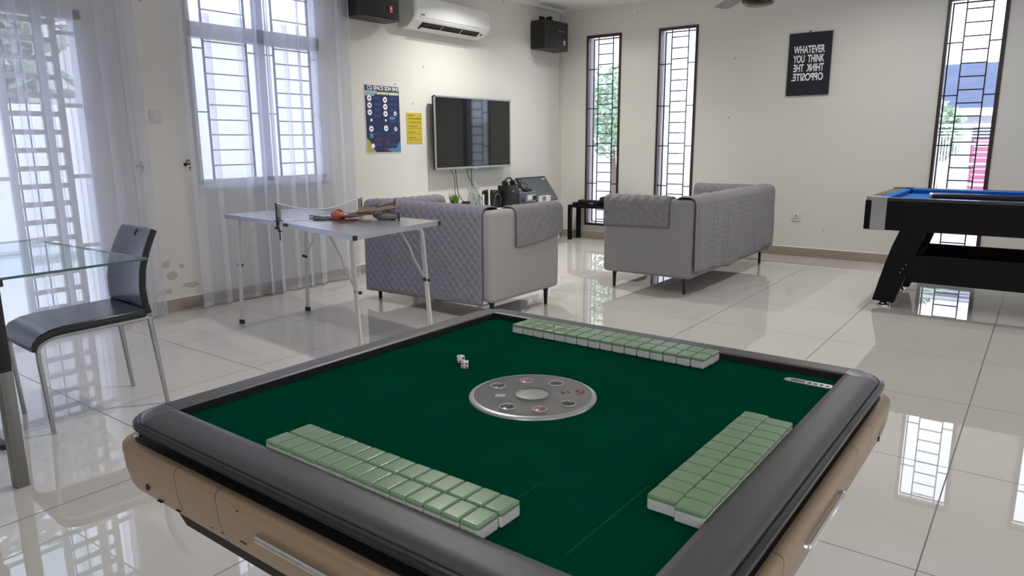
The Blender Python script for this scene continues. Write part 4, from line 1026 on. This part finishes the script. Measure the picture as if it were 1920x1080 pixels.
for (x, y, z, rz, lab) in ((.36, -1.26, .152, .3, 'dark game controller on top of the silver stereo'), (.30, -1.42, .152, -.5, 'grey game controller beside the coiled leads')):
    t = thing('game_controller', lab, 'controller', (x, y, ZC+z), rz, 'game controllers')
    bm = new(); box(bm, -.03, .03, -.055, .055, 0, .03, bev=.012, seg=3); tube(bm, [(0, -.05, .015), (.055, -.065, .005)], [.02, .013], 10); tube(bm, [(0, .05, .015), (.055, .065, .005)], [.02, .013], 10); obj('shell', bm, 'silver' if 'grey' in lab else 'matte_black', t, smooth=50)
    bm = new()
    for s in (-.02, .02): lathe(bm, [(0, .03), (.009, .03), (.007, .044), (0, .045)], c=(.01, s, 0), n=12)
    obj('thumb_stick', bm, 'pip', t)
t = thing('silver_stereo', 'silver and black compact stereo on the console under the leads', 'stereo', (.36, -1.34, ZC))
bm = new(); box(bm, -.10, .09, -.155, .15, 0, .15, bev=.012, seg=3); obj('body', bm, 'stereo_grey', t)
bm = new(); box(bm, .085, .098, -.04, .145, .04, .12, bev=.01); obj('faceplate', bm, 'silver', t)
for rr, hh, cc in ((.028, .014, (.098, .11, .078)), (.020, .010, (.09, -.10, .06))):
    bm = new(); lathe(bm, [(0, 0), (rr, 0), (rr-.003, hh), (0, hh)], c=cc, n=20, mtx=Matrix.Rotation(PI/2, 4, 'Y')); obj('dial', bm, 'pip', t)
bm = new(); box(bm, .097, .100, -.02, .06, .06, .105); obj('label_strip', bm, 'white_pl', t, smooth=0)
# leaning monitor
ln = math.atan2(.26, .24)
mo = thing('leaning_monitor', 'flat dark screen leaning back against the wall on the console', 'monitor', (.33, -.83, ZC+.012)); mo.rotation_euler = (0, 0, 0)
mm = Matrix.Rotation(-math.radians(37), 4, 'Y')
bm = new(); box(bm, -.022, 0, -.30, .30, 0, .345, mtx=mm, bev=.003); obj('frame', bm, 'black_metal', mo)
bm = new(); box(bm, 0, .0012, -.276, .276, .024, .322, mtx=mm); obj('screen', bm, 'monitor', mo, smooth=0)
bm = new(); box(bm, .001, .0020, .20, .268, .295, .315, mtx=mm); obj('sticker', bm, 'silver', mo, smooth=0)
t = thing('white_carton', 'white carton with a terracotta label at the right end of the console', 'box', (.44, -1.0, 0))
bm = new(); box(bm, -.03, .02, -.08, .10, ZC+.001, ZC+.085); obj('carton', bm, 'white_pl', t, bev=.002)
bm = new(); box(bm, .02, .0215, -.07, .0, ZC+.03, ZC+.080); obj('label', bm, 'red_label', t, smooth=0)

# ------------------------------------------------------------------ black side table under the first window
st = thing('side_table', 'black side table with square legs under the leftmost tall window', 'table', (.30, -.27, 0))
bm = new(); box(bm, 0, 1.0, 0, .25, .408, .440); obj('tabletop', bm, 'blackwood', st, bev=.002)
for x in (0, .955):
    for y in (0, .205):
        bm = new(); box(bm, x, x+.045, y, y+.045, 0, .408); obj('leg', bm, 'blackwood', st, bev=.002)
t = thing('soundbar', 'long black box lying on the black side table', 'device', (.50, -.13, .4405))
bm = new(); box(bm, -.11, .46, -.05, .06, 0, .06, bev=.012); obj('body', bm, 'matte_black', t)
bm = new(); box(bm, .06, .12, -.052, -.048, .015, .03); obj('badge', bm, 'silver', t, smooth=0)
t = thing('black_adapter', 'small black adapter at the left end of the side table', 'gadget', (.36, -.18, .4405))
bm = new(); box(bm, -.03, .03, -.03, .03, 0, .03, bev=.006); obj('body', bm, 'matte_black', t)
bm = new(); tube(bm, [(0, 0, .03), (-.01, .01, .05), (.01, .03, .04), (.04, .04, .01)], .004, 6); obj('lead', bm, 'white_pl2', t)
t = thing('dark_bundle', 'dark rounded heap on the side table in front of the window', 'gadget', (.82, -.19, .4405))
bm = new(); blob(bm, (0, 0, .062), .13, .032, .06, 4, .3, 3); obj('body', bm, 'matte_black', t, smooth=80)

# ------------------------------------------------------------------ pool table
pt = thing('pool_table', 'black pool table with blue cloth and chrome corner at the right edge', 'pool table', (4.06, -2.10, 0))
PLn, PWd, PZ = 2.55, 1.34, .808
bm = new()
prism(bm, [(0, .572), (0, .785), (.028, .785), (.028, .572)], lambda a, b, t: (t, a, b), .01, PLn-.01)
prism(bm, [(PWd, .572), (PWd, .785), (PWd-.028, .785), (PWd-.028, .572)], lambda a, b, t: (t, a, b), .01, PLn-.01)
prism(bm, [(0, .572), (0, .785), (.028, .785), (.028, .572)], lambda a, b, t: (a, t, b), .01, PWd-.01)
prism(bm, [(PLn, .572), (PLn, .785), (PLn-.028, .785), (PLn-.028, .572)], lambda a, b, t: (a, t, b), .01, PWd-.01)
box(bm, .02, PLn-.02, .02, PWd-.02, .60, .745)
obj('apron', bm, 'blackwood', pt, smooth=0)
bm = new(); box(bm, .05, PLn-.05, .05, PWd-.05, .745, .765); obj('playing_cloth', bm, 'blue', pt, smooth=0)
pr = .065
for nm, x0, x1, y0, y1 in (('n', pr, PLn/2-.06, 0, .085), ('n', PLn/2+.06, PLn-pr, 0, .085), ('n', pr, PLn/2-.06, PWd-.085, PWd), ('n', PLn/2+.06, PLn-pr, PWd-.085, PWd), ('n', 0, .085, pr, PWd-pr), ('n', PLn-.085, PLn, pr, PWd-pr)):
    bm = new(); box(bm, x0, x1, y0, y1, .785, PZ, bev=.005); obj('top_rail', bm, 'railtop', pt)
def cushion(p0, p1, inn):
    a, b = Vector(p0), Vector(p1); d = (b-a).normalized(); n_ = Vector(inn)
    A = a+d*.05; B = b-d*.05
    return hexa(new(), [a+Vector((0, 0, .765)), b+Vector((0, 0, .765)), B+n_*.03+Vector((0, 0, .765)), A+n_*.03+Vector((0, 0, .765)), a+Vector((0, 0, .806)), b+Vector((0, 0, .806)), B+n_*.045+Vector((0, 0, .800)), A+n_*.045+Vector((0, 0, .800))])
c0 = .085
for a, b, n_ in (((.10, c0, 0), (PLn/2-.07, c0, 0), (0, 1, 0)), ((PLn/2+.07, c0, 0), (PLn-.10, c0, 0), (0, 1, 0)), ((.10, PWd-c0, 0), (PLn/2-.07, PWd-c0, 0), (0, -1, 0)), ((PLn/2+.07, PWd-c0, 0), (PLn-.10, PWd-c0, 0), (0, -1, 0)), ((c0, .10, 0), (c0, PWd-.10, 0), (1, 0, 0)), ((PLn-c0, .10, 0), (PLn-c0, PWd-.10, 0), (-1, 0, 0))):
    obj('cushion', cushion(a, b, n_), 'blue', pt, smooth=0)
for i, (x, y) in enumerate(((0, 0), (PLn, 0), (0, PWd), (PLn, PWd))):
    sx = 1 if x == 0 else -1; sy = 1 if y == 0 else -1
    R = .07; prof = [(.150, 0)]+[(R-R*math.sin(a), R-R*math.cos(a)) for a in [PI/2*k_/8 for k_ in range(9)]]+[(0, .150)]
    inner = [(a+.012 if a < .1 else a, b+.012 if b < .1 else b) for a, b in prof][::-1]
    poly = prof+[(.012+0, .150), (.012, .075), (.075, .012), (.150, .012)]
    mtl = 'chrome' if y == 0 else 'railtop'
    bm = new(); prism(bm, poly, lambda a, b, t: (x+sx*(a-.004), y+sy*(b-.004), t), .568, .800); cp = obj('corner_cap', bm, 'silver' if y == 0 else 'railtop', pt, smooth=50)
    top = prof+[(.086, .150), (.095, .105), (.105, .095), (.150, .086)]
    bm = new(); prism(bm, top, lambda a, b, t: (x+sx*(a-.005), y+sy*(b-.005), t), .800, .812); obj('cap_plate', bm, 'silver' if y == 0 else 'railtop', cp, smooth=0)
    bm = new(); lathe(bm, [(.055, .735), (.058, .802), (.050, .802), (.046, .735)], c=(x+sx*.085, y+sy*.085, 0), n=24); obj('pocket', bm, 'matte_black', pt)
# sights
bm = new()
for k_ in range(1, 8):
    if k_ != 4:
        for y in (.04, PWd-.04): lathe(bm, [(0, PZ), (.006, PZ), (.005, PZ+.001), (0, PZ+.001)], c=(k_*PLn/8, y, 0), n=12)
obj('sights', bm, 'white_pl', pt, smooth=0)
# legs: curved slanted boards
def pleg(y, flip):
    # outline in x,z (left leg)
    out = [(.245, .575), (.205, .46), (.17, .33), (.135, .18), (.105, .040), (.250, .030), (.270, .10), (.300, .20), (.330, .30), (.375, .45), (.410, .575)]
    f = (lambda a: a) if not flip else (lambda a: PLn-a)
    bm = new(); prism(bm, out, lambda a, b, t: (f(a), t, b), y, y+.075); lg = obj('leg', bm, 'blackwood', pt, smooth=0, bev=.003)
    bm = new(); lathe(bm, [(0, 0), (.045, 0), (.045, .010), (.030, .016), (.022, .030), (.012, .034), (.012, .05), (0, .05)], c=(f(.178), y+.0375, 0), n=24); obj('leveler_foot', bm, 'chrome', lg)
for flip in (False, True):
    pleg(.012, flip); pleg(.73, flip)
    f = (lambda a: a) if not flip else (lambda a: PLn-a)
    bm = new(); box(bm, min(f(.30), f(.36)), max(f(.30), f(.36)), .08, .74, .22, .40); obj('end_brace', bm, 'blackwood', pt, smooth=0)
    bm = new()
    for k_ in range(3): lathe(bm, [(0, 0), (.006, 0), (.004, .003), (0, .004)], c=(f(.275+.016*k_), .012, .265+.030*k_), n=10, mtx=Matrix.Rotation(PI/2, 4, 'X'))
    obj('bolt_head', bm, 'steel', pt)
bm = new(); box(bm, .32, PLn-.32, .02, .05, .200, .398); box(bm, .32, PLn-.32, .765, .795, .200, .398); box(bm, .32, PLn-.32, .05, .765, .200, .215); obj('stretcher_tray', bm, 'blackwood', pt, smooth=0)
# cue / triangle on the table: long black cue case
t = thing('cue_case', 'long black cue case lying on the blue cloth of the pool table', 'cue case', (4.44, -1.72, .766), math.radians(-5))
bm = new(); tube(bm, arc([(0, 0, .038), (.02, 0, .040), (.9, 0, .040), (1.5, 0, .040)], .02), [.026]*len(arc([(0, 0, .038), (.02, 0, .040), (.9, 0, .040), (1.5, 0, .040)], .02)), 16); obj('tube', bm, 'gloss_black', t)
bm = new(); lathe(bm, [(0, 0), (.028, 0), (.028, .02), (0, .02)], c=(-.010, 0, .038), n=20, mtx=Matrix.Rotation(PI/2, 4, 'Y')); obj('end_cap', bm, 'silver', t)

# ------------------------------------------------------------------ dining chair, glass table, second chair
ch = thing('dining_chair', 'black leatherette dining chair with steel legs pushed under the glass table', 'chair', (1.630, -6.545, 0), math.radians(-3))
hw = .195
# local: front -y, back +y
side = [(-.275, .385), (-.268, .405), (-.245, .430), (-.205, .446), (-.15, .453), (.19, .462)]
def seat_poly(th):
    P = [Vector((a, b, 0)) for a, b in side]; up = []; dn = []
    for i, p in enumerate(P):
        tg = (P[min(i+1, len(P)-1)]-P[max(i-1, 0)]).normalized(); n_ = Vector((-tg.y, tg.x, 0)); up.append(p+n_*th/2); dn.append(p-n_*th/2)
    return [(q.x, q.y) for q in up]+[(q.x, q.y) for q in dn[::-1]]
bm = new(); prism(bm, seat_poly(.026), lambda a, b, t: (t, a, b), -hw, hw); obj('seat', bm, 'leather', ch, bev=.006, smooth=60)
bm = new(); prism(bm, [(a, b-.012) for a, b in seat_poly(.022)], lambda a, b, t: (t, a, b), -hw+.004, hw-.004); obj('seat_shell', bm, 'leather_edge', ch, smooth=60)
bk = [(.215, .452), (.205, .50), (.203, .58), (.215, .66), (.243, .74), (.272, .80), (.292, .835)]
def backf(u, v):
    i = v*(len(bk)-1); k_ = min(int(i), len(bk)-2); f_ = i-k_
    y = bk[k_][0]*(1-f_)+bk[k_+1][0]*f_; z = bk[k_][1]*(1-f_)+bk[k_+1][1]*f_
    w__ = hw*(1-.16*v); dip = -.006*math.exp(-((u-.5)/.12)**2)*(v > .97)
    return ((u-.5)*2*w__, y+.012*(abs(u-.5)*2)**2*-1, z+dip)
bm = new()
gridsurf(bm, backf, 16, 24); o = obj('backrest', bm, 'leather', ch, smooth=80); s_ = o.modifiers.new('solid', 'SOLIDIFY'); s_.thickness = .028; s_.offset = 0; o.data.materials.append(M['leather_edge']); s_.material_offset_rim = 1; b_ = o.modifiers.new('bevel', 'BEVEL'); b_.width = .006; b_.segments = 2; b_.limit_method = 'ANGLE'; b_.angle_limit = 1.0
bm = new(); tube(bm, [(0, .268, .826), (0, .255, .800)], .003, 6); tube(bm, [(-.012, .274, .830), (.012, .274, .830)], .003, 6); obj('pinch_stitch', bm, 'leather_edge', ch)
for sx in (-1, 1):
    x = sx*(hw-.012)
    bm = new(); tube(bm, arc([(x, .20, .432), (x, -.20, .422), (x, -.262, .395), (x+sx*.002, -.262, .33), (x+sx*.004, -.245, .0)], .05, 5), .0095, 12); obj('leg', bm, 'steel', ch)
    bm = new(); tube(bm, [(x, .205, .44), (x+sx*.008, .245, .0)], [.0125, .0095], 12); obj('leg', bm, 'steel', ch)
    bm = new(); prism(bm, [(.20, .435), (.12, .430), (.16, .418), (.205, .375)], lambda a, b, t: (x+t, a, b), -.003, .003); obj('gusset', bm, 'steel', ch, smooth=0)
bm = new(); tube(bm, [(-hw+.012, .205, .428), (hw-.012, .205, .428)], .008, 10); tube(bm, [(-hw+.012, -.05, .424), (hw-.012, -.05, .424)], .008, 10); obj('crossbar', bm, 'steel', ch)

GZ = .78
gt = thing('glass_table', 'clear glass topped dining table with black frame at the left edge', 'table', (2.262, -6.540, 0), math.radians(1.5))
GX, GY = -1.05, -1.35
bm = new(); box(bm, GX, 0, GY, 0, GZ-.010, GZ); obj('glass_top', bm, 'tglass', gt, smooth=0)
bm = new()
e = .0012
box(bm, -e, .0005, GY, 0, GZ-.0095, GZ-.0005); box(bm, GX, -e, -e, .0005, GZ-.0095, GZ-.0005); box(bm, GX-.0005, GX+e, GY, -e, GZ-.0095, GZ-.0005); box(bm, GX+e, -e, GY-.0005, GY+e, GZ-.0095, GZ-.0005)
obj('polished_edge', bm, 'tglass_edge', gt, smooth=0)
for x in (-.045, GX+.045):
    for y in (-.535, GY+.10):
        bm = new(); box(bm, x-.022, x+.022, y-.022, y+.022, 0, .44, bev=.002); lg = obj('leg', bm, 'steel_flat', gt)
        bm = new(); box(bm, x-.021, x+.021, y-.021, y+.021, .44, GZ-.035, bev=.002); obj('leg_sleeve', bm, 'black_metal', lg)
        bm = new(); box(bm, x-.030, x+.030, y-.030, y+.030, GZ-.035, GZ-.010, bev=.002); obj('glass_pad', bm, 'black_metal', lg)
bm = new(); box(bm, GX+.03, -.03, -.545, -.525, GZ-.10, GZ-.045); box(bm, GX+.03, -.03, GY+.09, GY+.11, GZ-.10, GZ-.045); obj('support_rail', bm, 'black_metal', gt)
# second chair, mostly outside the frame
c2 = thing('dining_chair', 'second black dining chair cut off by the left edge of the photo', 'chair', (1.78, -7.28, 0), 0)
bm = new(); box(bm, -.22, .20, -.20, .20, .43, .475, bev=.012, seg=3); obj('seat', bm, 'leather', c2)
bm = new(); prism(bm, [(-.20, .475), (-.16, .475), (-.21, .82), (-.245, .82)], lambda a, b, t: (a, t, b), -.20, .20); obj('backrest', bm, 'leather', c2, bev=.01)
for x in (-.19, .17):
    for y in (-.18, .15):
        bm = new(); box(bm, x, x+.030, y, y+.030, .02, .43, bev=.002); obj('leg', bm, 'steel_flat', c2)
for y in (-.18, .28):
    bm = new(); box(bm, -.19, .04 if y > 0 else .20, y, y+.030, 0, .022, bev=.002); obj('sled_bar', bm, 'black_metal', c2)
# ------------------------------------------------------------------ ceiling fan
fa = thing('ceiling_fan', 'dark ceiling fan hanging in front of the back wall, only its hub showing', 'fan', (3.162, -2.069, 0))
bm = new(); lathe(bm, [(0, 2.248), (.09, 2.252), (.116, 2.266), (.122, 2.29), (.122, 2.37), (.10, 2.41), (.03, 2.44), (0, 2.44)], n=40); obj('motor_housing', bm, 'fan', fa)
bm = new(); tube(bm, [(0, 0, 2.43), (0, 0, H-.05)], .012, 12); obj('down_rod', bm, 'fan', fa)
bm = new(); lathe(bm, [(0, H-.07), (.05, H-.06), (.065, H-.001), (0, H-.001)], n=24); obj('canopy', bm, 'fan', fa)
for k_ in range(3):
    m4 = Matrix.Rotation(math.radians(140+120*k_), 4, 'Z') @ Matrix.Rotation(.10, 4, 'Y') @ Matrix.Translation((0, 0, .0)) 
    bm = new(); prism(bm, [(.18, -.045), (.30, -.062), (.56, -.066), (.60, -.02), (.58, .055), (.30, .062), (.18, .045)], lambda a, b, t: m4 @ Vector((a, b, t+.12*b)), 0, .008)
    for v in bm.verts: v.co.z += 2.388
    bl = obj('blade', bm, 'fan_blade', fa, smooth=0)
    bm = new(); tube(bm, [m4 @ Vector((.11, 0, .0)), m4 @ Vector((.24, 0, .004))], .01, 6, sq=(.05, .006))
    for v in bm.verts: v.co.z += 2.388
    obj('blade_iron', bm, 'fan', bl)

# ------------------------------------------------------------------ outside
bm = new(); box(bm, -16, 26, -22, 26, -.30, -.14); struct('ground_outside', bm, 'out_ground', smooth=0)
def tree(name, label, x, y, r, h0, h1, n, seed, m='foliage', palm=False, leaf=1):
    random.seed(seed)
    t = thing(name, label, 'tree', (x, y, -.14), 0, 'trees outside the windows')
    bm = new(); tube(bm, [(0, 0, 0), (.05, .03, h0*.5), (.02, 0, h0+.2)], [.09, .07, .05], 8); obj('trunk', bm, 'trunk', t)
    bm = new()
    for k_ in range(n):
        d = Vector((random.gauss(0, 1), random.gauss(0, 1), random.gauss(0, 1))).normalized()*random.uniform(.35, 1)
        c = Vector((d.x*r, d.y*r, (h0+h1)/2+d.z*(h1-h0)/2))
        a = Vector((random.gauss(0, 1), random.gauss(0, 1), random.gauss(0, .5))).normalized(); b = a.orthogonal().normalized()
        L_ = random.uniform(.10, .2)*(2.4 if palm else 1)*leaf; W_ = L_*(.16 if palm else .4)
        v = [bm.verts.new(c), bm.verts.new(c+a*L_*.5+b*W_), bm.verts.new(c+a*L_), bm.verts.new(c+a*L_*.5-b*W_)]
        bm.faces.new(v)
    f_ = obj('foliage', bm, m, t, smooth=0); f_['kind'] = 'stuff'
# garden side (behind the left wall)
bm = new(); box(bm, -3.2, -3.05, -12, -1.5, -.14, 1.62); tag(obj('garden_wall', bm, 'out_wall', smooth=0), 'white garden boundary wall seen through the curtained sliding door', 'wall')
tree('garden_tree', 'leafy tree over the garden wall seen through the left of the door', -4.1, -7.3, 1.0, .9, 3.2, 2600, 3, m='foliage_pale')
tree('garden_tree', 'palm like tree over the garden wall seen through the right of the door', -4.2, -5.2, 1.0, 1.0, 3.6, 1300, 5, m='foliage_pale', palm=True)
bm = new(); box(bm, -4.2, -4.0, -4.9, 1.5, -.14, 2.9); tag(obj('neighbour_wall', bm, 'out_house', smooth=0), 'pale house wall outside the curtained window', 'wall')
# back side: gate, houses
tree('street_tree', 'green tree outside the leftmost tall window', -1.55, 4.2, .75, 1.0, 2.75, 2600, 8, m='foliage_mid', leaf=.55)
bm = new(); box(bm, -6, 2.2, 5.6, 5.8, -.14, .95); tag(obj('street_wall', bm, 'out_wall', smooth=0), 'low white wall outside the leftmost tall windows', 'wall')
bm = new(); box(bm, -6.0, -3.2, 8.0, 11, -.14, 3.9); tag(obj('pale_house', bm, 'out_house', smooth=0), 'pale house beyond the tree outside the leftmost tall window', 'house')
hs = thing('neighbour_house', 'neighbouring house with blue grey roof outside the third tall window', 'house', (3.4, 12.0, -.14))
bm = new(); box(bm, -3.2, 3.4, 0, 5, 0, 1.95); obj('walls', bm, 'out_house', hs, smooth=0)
bm = new(); prism(bm, [(-.7, 1.90), (-.7, 2.0), (2.4, 3.25), (5.6, 2.0), (5.6, 1.90)], lambda a, b, t: (t, a, b), -3.6, 3.8); obj('roof', bm, 'out_roof', hs, smooth=0)
for x in (-1.6, .2, 1.8):
    bm = new(); box(bm, x, x+.8, -.03, .02, .7, 1.6); obj('window', bm, 'aframe', hs, smooth=0)
bm = new(); box(bm, -3.6, 3.8, -.74, -.70, 1.86, 2.03); obj('gutter', bm, 'white_pl', hs, smooth=0)
tree('street_tree', 'small green tree in front of the neighbouring house roof', 3.35, 7.6, .45, .9, 2.05, 1600, 12, m='foliage_mid', leaf=.7)
gate = thing('street_gate', 'white slatted metal gate outside the third tall window', 'gate', (2.9, 6.0, -.14))
bm = new(); box(bm, 0, 2.2, -.02, .02, .12, .18); box(bm, 0, 2.2, -.02, .02, 1.55, 1.60); box(bm, 0, .05, -.02, .02, 0, 1.62); box(bm, 2.15, 2.2, -.02, .02, 0, 1.62); obj('frame', bm, 'white_pl', gate, smooth=0)
bm = new()
for k_ in range(26): box(bm, .08+k_*.042, .10+k_*.042, -.012, .012, .18, 1.38)
for z in (1.40, 1.45, 1.50): box(bm, .05, 2.15, -.012, .012, z-.010, z+.012)
for z in [.25+.09*k_ for k_ in range(13)]: box(bm, 1.2, 2.15, -.012, .012, z-.008, z+.008)
obj('slats', bm, 'white_pl', gate, smooth=0)
rw = thing('pink_gate_pier', 'pink red painted wall beside the white gate outside the third tall window', 'wall', (4.05, 6.25, -.14))
bm = new(); box(bm, 0, .75, 0, .2, 0, 1.36); obj('panel', bm, 'out_red', rw, smooth=0)
bm = new(); 
for z in (.30, .62, .95, 1.28): box(bm, -.01, .76, -.015, .2, z-.018, z+.018)
obj('white_bands', bm, 'white_pl', rw, smooth=0)
bm = new(); box(bm, 1.2, 2.9, 6.1, 6.3, -.14, 1.75); tag(obj('white_pier', bm, 'out_wall', smooth=0), 'white boundary wall left of the slatted gate', 'wall')
bm = new(); box(bm, 4.85, 12, 6.2, 6.4, -.14, 1.7); tag(obj('far_boundary_wall', bm, 'out_wall', smooth=0), 'white boundary wall to the right of the pink wall', 'wall')
